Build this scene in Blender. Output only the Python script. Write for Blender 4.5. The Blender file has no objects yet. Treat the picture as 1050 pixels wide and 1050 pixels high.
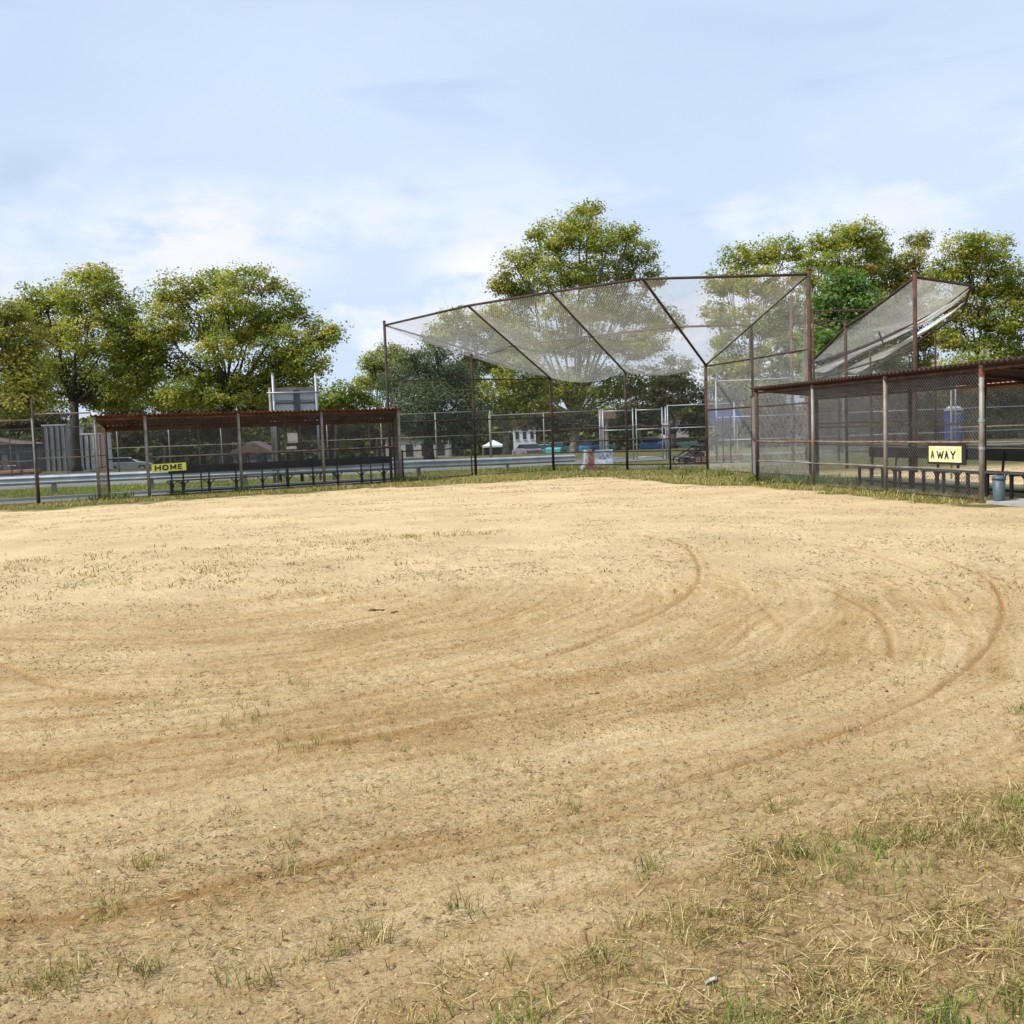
import bpy, math, random
import numpy as np
from mathutils import Vector, Matrix

random.seed(7)
rng = np.random.default_rng(7)
C = bpy.context.scene.collection
SC = bpy.context.scene

# ------------------------------------------------------------------ camera
TH, RO, F = math.radians(4.47), math.radians(2.1), 1050.0
CAM = Vector((0, 0, 1.6))
fwd = Vector((0, math.cos(TH), -math.sin(TH)))
u0 = Vector((0, math.sin(TH), math.cos(TH)))
r0 = Vector((1, 0, 0))
upv = u0 * math.cos(RO) + r0 * math.sin(RO)
rtv = r0 * math.cos(RO) - u0 * math.sin(RO)
cd = bpy.data.cameras.new('camera')
cam = bpy.data.objects.new('camera', cd)
C.objects.link(cam)
cam.matrix_world = Matrix(((rtv.x, upv.x, -fwd.x, CAM.x), (rtv.y, upv.y, -fwd.y, CAM.y), (rtv.z, upv.z, -fwd.z, CAM.z), (0, 0, 0, 1)))
cd.sensor_width = 36; cd.lens = 36; cd.clip_start = 0.05; cd.clip_end = 3000
SC.camera = cam

# ------------------------------------------------------------------ world and sun
SUN_EL, SUN_AZ = math.radians(52), math.radians(-112)     # azimuth from +Y, clockwise positive
W = bpy.data.worlds.new('World'); SC.world = W; W.use_nodes = True
nt = W.node_tree; nt.nodes.clear()
N = nt.nodes.new; L = nt.links.new
out = N('ShaderNodeOutputWorld'); bg = N('ShaderNodeBackground'); bg.inputs['Strength'].default_value = 0.12
sky = N('ShaderNodeTexSky'); sky.sky_type = 'NISHITA'; sky.sun_disc = False
sky.sun_elevation = SUN_EL; sky.sun_rotation = SUN_AZ; sky.air_density = 1.0; sky.dust_density = 1.2; sky.ozone_density = 1.5
tc = N('ShaderNodeTexCoord')
sep = N('ShaderNodeSeparateXYZ'); L(tc.outputs['Generated'], sep.inputs[0])
mp = N('ShaderNodeMapping'); mp.inputs['Scale'].default_value = (1.0, 1.0, 2.6); L(tc.outputs['Generated'], mp.inputs[0])
n1 = N('ShaderNodeTexNoise'); n1.inputs['Scale'].default_value = 1.7; n1.inputs['Detail'].default_value = 7; n1.inputs['Roughness'].default_value = 0.5; n1.inputs['Distortion'].default_value = 0.3
L(mp.outputs[0], n1.inputs['Vector'])
cr = N('ShaderNodeValToRGB'); cr.color_ramp.elements[0].position = 0.30; cr.color_ramp.elements[0].color = (0.68, 0.68, 0.68, 1)
cr.color_ramp.elements[1].position = 0.66; cr.color_ramp.elements[1].color = (0.93, 0.93, 0.93, 1)
L(n1.outputs['Fac'], cr.inputs[0])
# puffy low clouds
mp2 = N('ShaderNodeMapping'); mp2.inputs['Scale'].default_value = (1.0, 1.0, 1.9); mp2.inputs['Location'].default_value = (3.1, 0.4, 0.2); L(tc.outputs['Generated'], mp2.inputs[0])
n2 = N('ShaderNodeTexNoise'); n2.inputs['Scale'].default_value = 5.5; n2.inputs['Detail'].default_value = 8; n2.inputs['Roughness'].default_value = 0.55
L(mp2.outputs[0], n2.inputs['Vector'])
cr2 = N('ShaderNodeValToRGB'); cr2.color_ramp.elements[0].position = 0.50; cr2.color_ramp.elements[1].position = 0.60
L(n2.outputs['Fac'], cr2.inputs[0])
band = N('ShaderNodeMapRange'); band.inputs['From Min'].default_value = 0.28; band.inputs['From Max'].default_value = 0.14; L(sep.outputs['Z'], band.inputs['Value'])
mul = N('ShaderNodeMath'); mul.operation = 'MULTIPLY'; L(cr2.outputs[0], mul.inputs[0]); L(band.outputs[0], mul.inputs[1])
mul2 = N('ShaderNodeMath'); mul2.operation = 'MULTIPLY'; mul2.inputs[1].default_value = 0.85; L(mul.outputs[0], mul2.inputs[0])
mx = N('ShaderNodeMixRGB'); mx.inputs['Color2'].default_value = (5.15, 6.15, 7.75, 1); L(cr.outputs[0], mx.inputs['Fac']); L(sky.outputs[0], mx.inputs['Color1'])
mx2 = N('ShaderNodeMixRGB'); mx2.inputs['Color2'].default_value = (7.2, 7.4, 8.3, 1); L(mul2.outputs[0], mx2.inputs['Fac']); L(mx.outputs[0], mx2.inputs['Color1'])
mp3 = N('ShaderNodeMapping'); mp3.inputs['Scale'].default_value = (1.0, 1.0, 6.0); mp3.inputs['Location'].default_value = (1.3, 2.2, 0.9); L(tc.outputs['Generated'], mp3.inputs[0])
n3 = N('ShaderNodeTexNoise'); n3.inputs['Scale'].default_value = 2.6; n3.inputs['Detail'].default_value = 6; L(mp3.outputs[0], n3.inputs['Vector'])
cr3 = N('ShaderNodeValToRGB'); cr3.color_ramp.elements[0].position = 0.58; cr3.color_ramp.elements[1].position = 0.74; cr3.color_ramp.elements[0].color = (1, 1, 1, 1); cr3.color_ramp.elements[1].color = (0.78, 0.83, 0.88, 1); L(n3.outputs['Fac'], cr3.inputs[0])
mx3 = N('ShaderNodeMixRGB'); mx3.blend_type = 'MULTIPLY'; mx3.inputs['Fac'].default_value = 1; L(mx2.outputs[0], mx3.inputs['Color1']); L(cr3.outputs[0], mx3.inputs['Color2'])
def sky_dir(px, py):
    return (fwd + rtv * ((px - 525) / F) - upv * ((py - 525) / F)).normalized()
cur = mx3.outputs[0]
for px, py, rad, colr, amt, nsc, lo_, hi__ in ((205, 250, 0.17, (7.3, 7.35, 8.2), 0.8, 7.0, .44, .58), (505, 275, 0.10, (7.5, 7.5, 8.3), 0.9, 9.0, .44, .55), (330, 235, 0.12, (7.2, 7.3, 8.2), 0.5, 8.0, .46, .60), (30, 190, 0.11, (3.9, 4.9, 6.4), 0.75, 6.0, .44, .58), (300, 120, 0.16, (4.4, 5.9, 7.6), 0.55, 4.0, .40, .62), (900, 210, 0.14, (4.5, 5.7, 7.6), 0.45, 6.0, .48, .62)):
    d_ = sky_dir(px, py)
    vm = N('ShaderNodeVectorMath'); vm.operation = 'NORMALIZE'; L(tc.outputs['Generated'], vm.inputs[0])
    vs = N('ShaderNodeVectorMath'); vs.operation = 'SUBTRACT'; L(vm.outputs[0], vs.inputs[0]); vs.inputs[1].default_value = tuple(d_)
    vk = N('ShaderNodeVectorMath'); vk.operation = 'MULTIPLY'; L(vs.outputs[0], vk.inputs[0]); vk.inputs[1].default_value = (1, 1, 2.2)
    vl = N('ShaderNodeVectorMath'); vl.operation = 'LENGTH'; L(vk.outputs[0], vl.inputs[0])
    fall = N('ShaderNodeMapRange'); fall.interpolation_type = 'SMOOTHSTEP'; fall.inputs['From Min'].default_value = rad; fall.inputs['From Max'].default_value = rad * 0.15; L(vl.outputs['Value'], fall.inputs['Value'])
    mpp = N('ShaderNodeMapping'); mpp.inputs['Scale'].default_value = (1, 1, 1.9); mpp.inputs['Location'].default_value = (px * .01, py * .01, 0); L(vm.outputs[0], mpp.inputs[0])
    nn2 = N('ShaderNodeTexNoise'); nn2.inputs['Scale'].default_value = nsc; nn2.inputs['Detail'].default_value = 8; nn2.inputs['Roughness'].default_value = .55; L(mpp.outputs[0], nn2.inputs['Vector'])
    edge = N('ShaderNodeMapRange'); edge.interpolation_type = 'SMOOTHSTEP'; edge.inputs['From Min'].default_value = lo_; edge.inputs['From Max'].default_value = hi__; L(nn2.outputs['Fac'], edge.inputs['Value'])
    mm = N('ShaderNodeMath'); mm.operation = 'MULTIPLY'; L(fall.outputs[0], mm.inputs[0]); L(edge.outputs[0], mm.inputs[1])
    mm2 = N('ShaderNodeMath'); mm2.operation = 'MULTIPLY'; L(mm.outputs[0], mm2.inputs[0]); mm2.inputs[1].default_value = amt
    mc = N('ShaderNodeMixRGB'); L(mm2.outputs[0], mc.inputs['Fac']); L(cur, mc.inputs['Color1']); mc.inputs['Color2'].default_value = (*colr, 1); cur = mc.outputs[0]
L(cur, bg.inputs['Color']); L(bg.outputs[0], out.inputs['Surface'])

sd = bpy.data.lights.new('sun', 'SUN'); sd.energy = 4.2; sd.angle = math.radians(0.7); sd.color = (1.0, 0.95, 0.86)
so = bpy.data.objects.new('sun', sd); C.objects.link(so)
sdir = Vector((math.sin(SUN_AZ) * math.cos(SUN_EL), math.cos(SUN_AZ) * math.cos(SUN_EL), math.sin(SUN_EL)))
so.rotation_euler = sdir.to_track_quat('Z', 'Y').to_euler()
SC.view_settings.view_transform = 'Standard'; SC.view_settings.look = 'None'
SC.view_settings.gamma = 1; SC.view_settings.use_curve_mapping = False
SC.view_settings.exposure = 0.18
SC.render.engine = 'CYCLES'; SC.cycles.max_bounces = 8; SC.cycles.transparent_max_bounces = 8

# ------------------------------------------------------------------ pixel rays (photo pixels to points at a true depth)
def ray(x, y):
    return fwd + rtv * ((x - 525) / F) - upv * ((y - 525) / F)
def ath(x, y, h=0.0):
    d = ray(x, y); return CAM + d * ((h - 1.6) / d.z)
def atY(x, y, Y):
    d = ray(x, y); return CAM + d * (Y / d.y)

# ------------------------------------------------------------------ noise
def vnoise(x, y, seed=0):
    xi = np.floor(x).astype(np.int64); yi = np.floor(y).astype(np.int64)
    fx = x - xi; fy = y - yi
    fx = fx * fx * (3 - 2 * fx); fy = fy * fy * (3 - 2 * fy)
    def h(a, b):
        n = (a * 374761393 + b * 668265263 + seed * 974634777) & 0xffffffff
        n = ((n ^ (n >> 13)) * 1274126177) & 0xffffffff
        n = (n ^ (n >> 16)) & 0xffff
        return n / 65535.0
    return (h(xi, yi) * (1 - fx) + h(xi + 1, yi) * fx) * (1 - fy) + (h(xi, yi + 1) * (1 - fx) + h(xi + 1, yi + 1) * fx) * fy
def fbm(x, y, oct=4, seed=0):
    a = 0.5; s = 0; t = 0
    for i in range(oct):
        s = s + a * vnoise(x * 2 ** i, y * 2 ** i, seed + i); t += a; a *= 0.5
    return s / t
def sstep(a, b, x):
    t = np.clip((x - a) / (b - a), 0, 1); return t * t * (3 - 2 * t)
def drop(Y):
    return -2.5 * sstep(68, 150, Y)

# ------------------------------------------------------------------ materials
def mat(name, base=(0.5, 0.5, 0.5), rough=0.7, metal=0.0, var=None, scale=8.0, lo=0.4, hi=0.6, bump=0.0, bscale=60.0, spec=0.5, attr=None):
    m = bpy.data.materials.new(name); m.use_nodes = True
    t = m.node_tree; b = t.nodes['Principled BSDF']
    b.inputs['Roughness'].default_value = rough; b.inputs['Metallic'].default_value = metal
    b.inputs['Specular IOR Level'].default_value = spec
    b.inputs['Base Color'].default_value = (*base, 1)
    co = t.nodes.new('ShaderNodeTexCoord')
    if var is not None:
        n = t.nodes.new('ShaderNodeTexNoise'); n.inputs['Scale'].default_value = scale; n.inputs['Detail'].default_value = 6; n.inputs['Roughness'].default_value = 0.6
        t.links.new(co.outputs['Object'], n.inputs['Vector'])
        r = t.nodes.new('ShaderNodeValToRGB'); r.color_ramp.elements[0].position = lo; r.color_ramp.elements[1].position = hi
        r.color_ramp.elements[0].color = (*base, 1); r.color_ramp.elements[1].color = (*var, 1)
        t.links.new(n.outputs['Fac'], r.inputs[0]); t.links.new(r.outputs[0], b.inputs['Base Color'])
    if attr:
        a = t.nodes.new('ShaderNodeAttribute'); a.attribute_name = attr
        t.links.new(a.outputs['Color'], b.inputs['Base Color'])
    if bump:
        n = t.nodes.new('ShaderNodeTexNoise'); n.inputs['Scale'].default_value = bscale; n.inputs['Detail'].default_value = 5
        t.links.new(co.outputs['Object'], n.inputs['Vector'])
        bp = t.nodes.new('ShaderNodeBump'); bp.inputs['Strength'].default_value = bump; bp.inputs['Distance'].default_value = 0.02
        t.links.new(n.outputs['Fac'], bp.inputs['Height']); t.links.new(bp.outputs[0], b.inputs['Normal'])
    return m
def leafy(name, attr='tint', transl=0.35, rough=0.6):
    m = bpy.data.materials.new(name); m.use_nodes = True
    t = m.node_tree; b = t.nodes['Principled BSDF']; b.inputs['Roughness'].default_value = rough; b.inputs['Specular IOR Level'].default_value = 0.25
    a = t.nodes.new('ShaderNodeAttribute'); a.attribute_name = attr
    t.links.new(a.outputs['Color'], b.inputs['Base Color'])
    tr = t.nodes.new('ShaderNodeBsdfTranslucent')
    br = t.nodes.new('ShaderNodeMixRGB'); br.blend_type = 'MULTIPLY'; br.inputs['Fac'].default_value = 1; br.inputs['Color2'].default_value = (1.3, 1.35, 0.7, 1)
    t.links.new(a.outputs['Color'], br.inputs['Color1']); t.links.new(br.outputs[0], tr.inputs['Color'])
    mxs = t.nodes.new('ShaderNodeMixShader'); mxs.inputs[0].default_value = transl
    t.links.new(b.outputs[0], mxs.inputs[1]); t.links.new(tr.outputs[0], mxs.inputs[2])
    t.links.new(mxs.outputs[0], t.nodes['Material Output'].inputs['Surface'])
    return m

M = {}
M['rust_pipe'] = mat('rusted pipe', (0.050, 0.027, 0.020), 0.85, 0.1, (0.135, 0.062, 0.036), 3.5, 0.38, 0.68, bump=0.3, bscale=40)
M['dark_pipe'] = mat('dark weathered pipe', (0.030, 0.020, 0.017), 0.8, 0.1, (0.085, 0.045, 0.030), 4, 0.4, 0.65)
M['galv_pipe'] = mat('weathered galvanised pipe', (0.30, 0.28, 0.24), 0.6, 0.35, (0.19, 0.15, 0.11), 2.6, 0.42, 0.66, bump=0.2)
M['new_galv'] = mat('bright galvanised pipe', (0.36, 0.38, 0.40), 0.5, 0.4, (0.25, 0.27, 0.29), 3.0, 0.4, 0.7)
M['rust_rail'] = mat('rust blotched rail', (0.24, 0.21, 0.18), 0.75, 0.2, (0.20, 0.075, 0.035), 5, 0.44, 0.56)
M['wire'] = mat('galvanised chain link wire', (0.33, 0.33, 0.33), 0.5, 0.45, (0.22, 0.22, 0.21), 3)
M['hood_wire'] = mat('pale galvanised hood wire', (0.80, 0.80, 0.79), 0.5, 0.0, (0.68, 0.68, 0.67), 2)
M['front_wire'] = mat('dull front chain link wire', (0.20, 0.20, 0.20), 0.5, 0.4, (0.13, 0.12, 0.115), 3)
M['rust_wire'] = mat('rusted chain link wire', (0.20, 0.105, 0.065), 0.8, 0.2, (0.13, 0.10, 0.085), 2)
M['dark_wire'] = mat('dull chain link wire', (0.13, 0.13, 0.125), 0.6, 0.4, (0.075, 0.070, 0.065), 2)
M['roof_rust'] = mat('rusted corrugated sheet', (0.10, 0.036, 0.020), 0.9, 0.05, (0.26, 0.088, 0.036), 2.6, 0.38, 0.66, bump=0.3, bscale=30)
M['roof_dark'] = mat('dark corrugated sheet', (0.030, 0.017, 0.015), 0.9, 0.05, (0.075, 0.030, 0.024), 1.5, 0.35, 0.7)
M['red_sheet'] = mat('sunlit red corrugated sheet', (0.66, 0.24, 0.21), 0.8, 0.0, (0.56, 0.30, 0.26), 3)  # red raised in colour to stand in for sun coming through the sheet
M['bench_black'] = mat('black painted bench wood', (0.012, 0.012, 0.014), 0.55, 0, (0.022, 0.022, 0.025), 4, 0.4, 0.7)
M['bench_grey'] = mat('worn grey bench plank', (0.10, 0.10, 0.10), 0.6, 0, (0.05, 0.05, 0.05), 5, 0.4, 0.6)
M['iron_black'] = mat('black iron', (0.015, 0.014, 0.014), 0.5, 0.2, (0.035, 0.028, 0.024), 6)
M['sign_yellow'] = mat('bright yellow sign', (0.72, 0.70, 0.05), 0.5, 0, (0.84, 0.83, 0.26), 9, 0.45, 0.62)
M['sign_cream'] = mat('pale yellow sign', (0.78, 0.68, 0.25), 0.5, 0, (0.84, 0.80, 0.46), 5, 0.42, 0.6)
M['letter_black'] = mat('black lettering', (0.012, 0.012, 0.012), 0.5)
M['letter_olive'] = mat('faded olive lettering', (0.10, 0.10, 0.045), 0.5, 0, (0.05, 0.05, 0.03), 20)
M['board_black'] = mat('black shadow board', (0.012, 0.014, 0.02), 0.5)
M['bin'] = mat('blue grey plastic', (0.085, 0.125, 0.15), 0.5, 0, (0.06, 0.085, 0.105), 6)
M['concrete'] = mat('pale concrete', (0.42, 0.41, 0.39), 0.9, 0, (0.33, 0.32, 0.30), 2, 0.35, 0.65, bump=0.3)
M['asphalt'] = mat('old grey asphalt', (0.20, 0.20, 0.205), 0.95, 0, (0.14, 0.14, 0.145), 1.5, 0.3, 0.7, bump=0.3, bscale=90)
M['steel_rail'] = mat('galvanised guardrail', (0.55, 0.58, 0.62), 0.4, 0.45, (0.42, 0.45, 0.49), 2)
M['panel'] = mat('grey green sheet panel', (0.42, 0.49, 0.48), 0.6, 0.1, (0.34, 0.41, 0.41), 3)
M['panel_dark'] = mat('dark slate brace', (0.09, 0.10, 0.13), 0.6, 0.1, (0.06, 0.07, 0.09), 4)
M['bark'] = mat('grey brown bark', (0.060, 0.046, 0.036), 0.95, 0, (0.030, 0.024, 0.020), 5, 0.35, 0.65, bump=0.6, bscale=20)
M['bark_pale'] = mat('mottled plane bark', (0.30, 0.27, 0.20), 0.9, 0, (0.13, 0.11, 0.08), 2.5, 0.42, 0.58, bump=0.4, bscale=15)
M['white_wall'] = mat('white painted wall', (0.82, 0.84, 0.88), 0.7, 0, (0.70, 0.73, 0.78), 1.2)
M['grey_wall'] = mat('grey wall', (0.15, 0.145, 0.16), 0.8, 0, (0.09, 0.085, 0.095), 1.5)
M['pale_grey_wall'] = mat('pale grey panel', (0.44, 0.46, 0.50), 0.8, 0, (0.32, 0.34, 0.38), 1.5)
M['cream_wall'] = mat('cream siding', (0.52, 0.49, 0.43), 0.8, 0, (0.44, 0.41, 0.36), 2)
M['brown_roof'] = mat('brown shingle', (0.13, 0.09, 0.075), 0.9, 0, (0.19, 0.14, 0.12), 3)
M['window'] = mat('dark window glass', (0.03, 0.04, 0.06), 0.1)
M['white_cloth'] = mat('white fabric', (0.76, 0.80, 0.90), 0.8, 0, (0.66, 0.72, 0.86), 2)
M['tent_shade'] = mat('dark tent shade', (0.03, 0.03, 0.05), 0.8)
M['grey_paint'] = mat('dull blue grey paint', (0.36, 0.40, 0.46), 0.8, 0, (0.22, 0.25, 0.31), 5, 0.45, 0.62)
M['red_paint'] = mat('chipped red paint', (0.38, 0.12, 0.10), 0.8, 0, (0.50, 0.38, 0.34), 9, 0.52, 0.62)
M['white_paint'] = mat('dirty white paint', (0.66, 0.66, 0.64), 0.8, 0, (0.40, 0.38, 0.36), 6, 0.5, 0.7)
M['blue_paint'] = mat('blue spray paint', (0.08, 0.14, 0.35), 0.7, 0, (0.20, 0.30, 0.5), 9)
M['wood_brown'] = mat('brown board', (0.26, 0.16, 0.10), 0.85, 0, (0.18, 0.11, 0.07), 6)
M['car_glass'] = mat('car glass', (0.02, 0.03, 0.04), 0.08)
M['tyre'] = mat('tyre rubber', (0.02, 0.02, 0.02), 0.9)
M['potty_blue'] = mat('blue plastic', (0.02, 0.055, 0.24), 0.45, 0, (0.03, 0.07, 0.30), 4)
M['potty_roof'] = mat('pale plastic roof', (0.62, 0.64, 0.68), 0.5, 0, (0.5, 0.52, 0.56), 4)
M['litter'] = mat('pale litter card', (0.50, 0.48, 0.47), 0.8, 0, (0.36, 0.34, 0.32), 60)
M['clod'] = mat('brown soil clod', (0.085, 0.048, 0.024), 0.95, 0, (0.16, 0.095, 0.045), 30, 0.45, 0.6, bump=0.6, bscale=120)
M['pebble'] = mat('sandy pebble', attr='tint', rough=0.9)
M['leaf'] = leafy('leaf', transl=0.40)
M['grass'] = leafy('grass blade', transl=0.25)
M['log'] = mat('split log', (0.30, 0.15, 0.09), 0.9, 0, (0.20, 0.12, 0.09), 5)
def carmat(n, c): 
    return mat(n, c, 0.3, 0.2, tuple(v * 0.85 for v in c), 2)

# ------------------------------------------------------------------ mesh helpers
def tag(o, label=None, cat=None, group=None, kind=None):
    if label: o['label'] = label
    if cat: o['category'] = cat
    if group: o['group'] = group
    if kind: o['kind'] = kind
    return o
def thing(name, label, cat, loc=(0, 0, 0), group=None):
    o = bpy.data.objects.new(name, None); C.objects.link(o); o.location = loc; o.empty_display_size = 0.2
    return tag(o, label, cat, group)
def link(name, me, m, parent=None, smooth=False):
    o = bpy.data.objects.new(name, me); C.objects.link(o)
    if m is not None: me.materials.append(m)
    if parent is not None:
        o.parent = parent
        p = parent; off = Vector((0, 0, 0))
        while p is not None: off += Vector(p.location); p = p.parent
        co = np.empty(len(me.vertices) * 3, np.float32); me.vertices.foreach_get('co', co)
        co = co.reshape(-1, 3) - np.array(off, np.float32); me.vertices.foreach_set('co', co.ravel()); me.update()
    if smooth:
        me.polygons.foreach_set('use_smooth', [True] * len(me.polygons))
    return o
def arr_mesh(name, V, Fc, tint=None):
    """V (n,3); Fc (m,k) equal-size faces"""
    me = bpy.data.meshes.new(name)
    V = np.asarray(V, np.float32); Fc = np.asarray(Fc, np.int32); m, k = Fc.shape
    me.vertices.add(len(V)); me.vertices.foreach_set('co', V.ravel())
    me.loops.add(m * k); me.loops.foreach_set('vertex_index', Fc.ravel())
    me.polygons.add(m); me.polygons.foreach_set('loop_start', np.arange(0, m * k, k, dtype=np.int32)); me.polygons.foreach_set('loop_total', np.full(m, k, np.int32))
    me.update(calc_edges=True)
    if tint is not None:
        a = me.color_attributes.new('tint', 'FLOAT_COLOR', 'POINT')
        t = np.ones((len(V), 4), np.float32); t[:, :3] = tint; a.data.foreach_set('color', t.ravel())
    return me
class MB:
    def __init__(s): s.v = []; s.f = []
    def box(s, c, size, ax=None, taper=1.0):
        c = Vector(c); X, Y, Z = (Vector((1, 0, 0)), Vector((0, 1, 0)), Vector((0, 0, 1))) if ax is None else ax
        n = len(s.v)
        for z in (-1, 1):
            k = taper if z > 0 else 1
            for x, y in ((-1, -1), (1, -1), (1, 1), (-1, 1)):
                s.v.append(tuple(c + X * (x * size[0] / 2 * k) + Y * (y * size[1] / 2 * k) + Z * (z * size[2] / 2)))
        s.f += [(n, n + 3, n + 2, n + 1), (n + 4, n + 5, n + 6, n + 7)] + [(n + i, n + (i + 1) % 4, n + 4 + (i + 1) % 4, n + 4 + i) for i in range(4)]
        return s
    def tube(s, pts, r, sides=10, cap=True):
        pts = [Vector(p) for p in pts]; rs = r if isinstance(r, (list, tuple)) else [r] * len(pts)
        ref = None; n0 = len(s.v)
        for i, p in enumerate(pts):
            d = (pts[min(i + 1, len(pts) - 1)] - pts[max(i - 1, 0)]).normalized()
            if ref is None:
                ref = d.cross(Vector((0, 0, 1)))
                if ref.length < 0.05: ref = d.cross(Vector((0, 1, 0)))
            a = (ref - d * ref.dot(d)).normalized(); ref = a; b = d.cross(a)
            for k in range(sides):
                t = 2 * math.pi * k / sides
                s.v.append(tuple(p + (a * math.cos(t) + b * math.sin(t)) * rs[i]))
        for i in range(len(pts) - 1):
            for k in range(sides):
                q = n0 + i * sides
                s.f.append((q + k, q + (k + 1) % sides, q + sides + (k + 1) % sides, q + sides + k))
        if cap:
            s.f.append(tuple(n0 + k for k in reversed(range(sides)))); q = n0 + (len(pts) - 1) * sides
            s.f.append(tuple(q + k for k in range(sides)))
        return s
    def prism(s, prof, o, X, Z, Y, w):
        """profile (x,z) pairs extruded along Y by w, centred at o"""
        n = len(s.v); k = len(prof); o = Vector(o)
        for sy in (-0.5, 0.5):
            for x, z in prof: s.v.append(tuple(o + X * x + Z * z + Y * (sy * w)))
        s.f.append(tuple(n + i for i in range(k))); s.f.append(tuple(n + k + i for i in reversed(range(k))))
        for i in range(k): s.f.append((n + i, n + k + i, n + k + (i + 1) % k, n + (i + 1) % k))
        return s
    def build(s, name, m, parent=None, smooth=False, bevel=0):
        me = bpy.data.meshes.new(name); me.from_pydata(s.v, [], s.f); me.update()
        import bmesh
        bm = bmesh.new(); bm.from_mesh(me); bmesh.ops.recalc_face_normals(bm, faces=bm.faces)
        bm.to_mesh(me); bm.free()
        o = link(name, me, m, parent)
        if bevel:
            b = o.modifiers.new('bevel', 'BEVEL'); b.width = bevel; b.segments = 2; b.limit_method = 'ANGLE'
        if smooth:
            me.polygons.foreach_set('use_smooth', [len(p.vertices) == 4 for p in me.polygons])
        return o
Z3 = Vector((0, 0, 1))
def post(parent, p, h, r=0.04, m='galv_pipe', name='post', cap=True, z0=-0.15):
    b = MB(); p = Vector((p[0], p[1], 0))
    b.tube([p + Z3 * z0, p + Z3 * h], r, 12)
    if cap: b.tube([p + Z3 * h, p + Z3 * (h + r * 0.5), p + Z3 * (h + r * 1.0)], [r * 1.15, r * 1.1, r * 0.35], 12)
    return b.build(name, M[m], parent, smooth=True)
def rail(parent, a, b_, r=0.022, m='galv_pipe', name='rail', sag=0.0, n=1):
    a = Vector(a); b_ = Vector(b_)
    pts = [a.lerp(b_, i / n) - Z3 * (sag * 4 * (i / n) * (1 - i / n)) for i in range(n + 1)]
    return MB().tube(pts, r, 8).build(name, M[m], parent, smooth=True)

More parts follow.
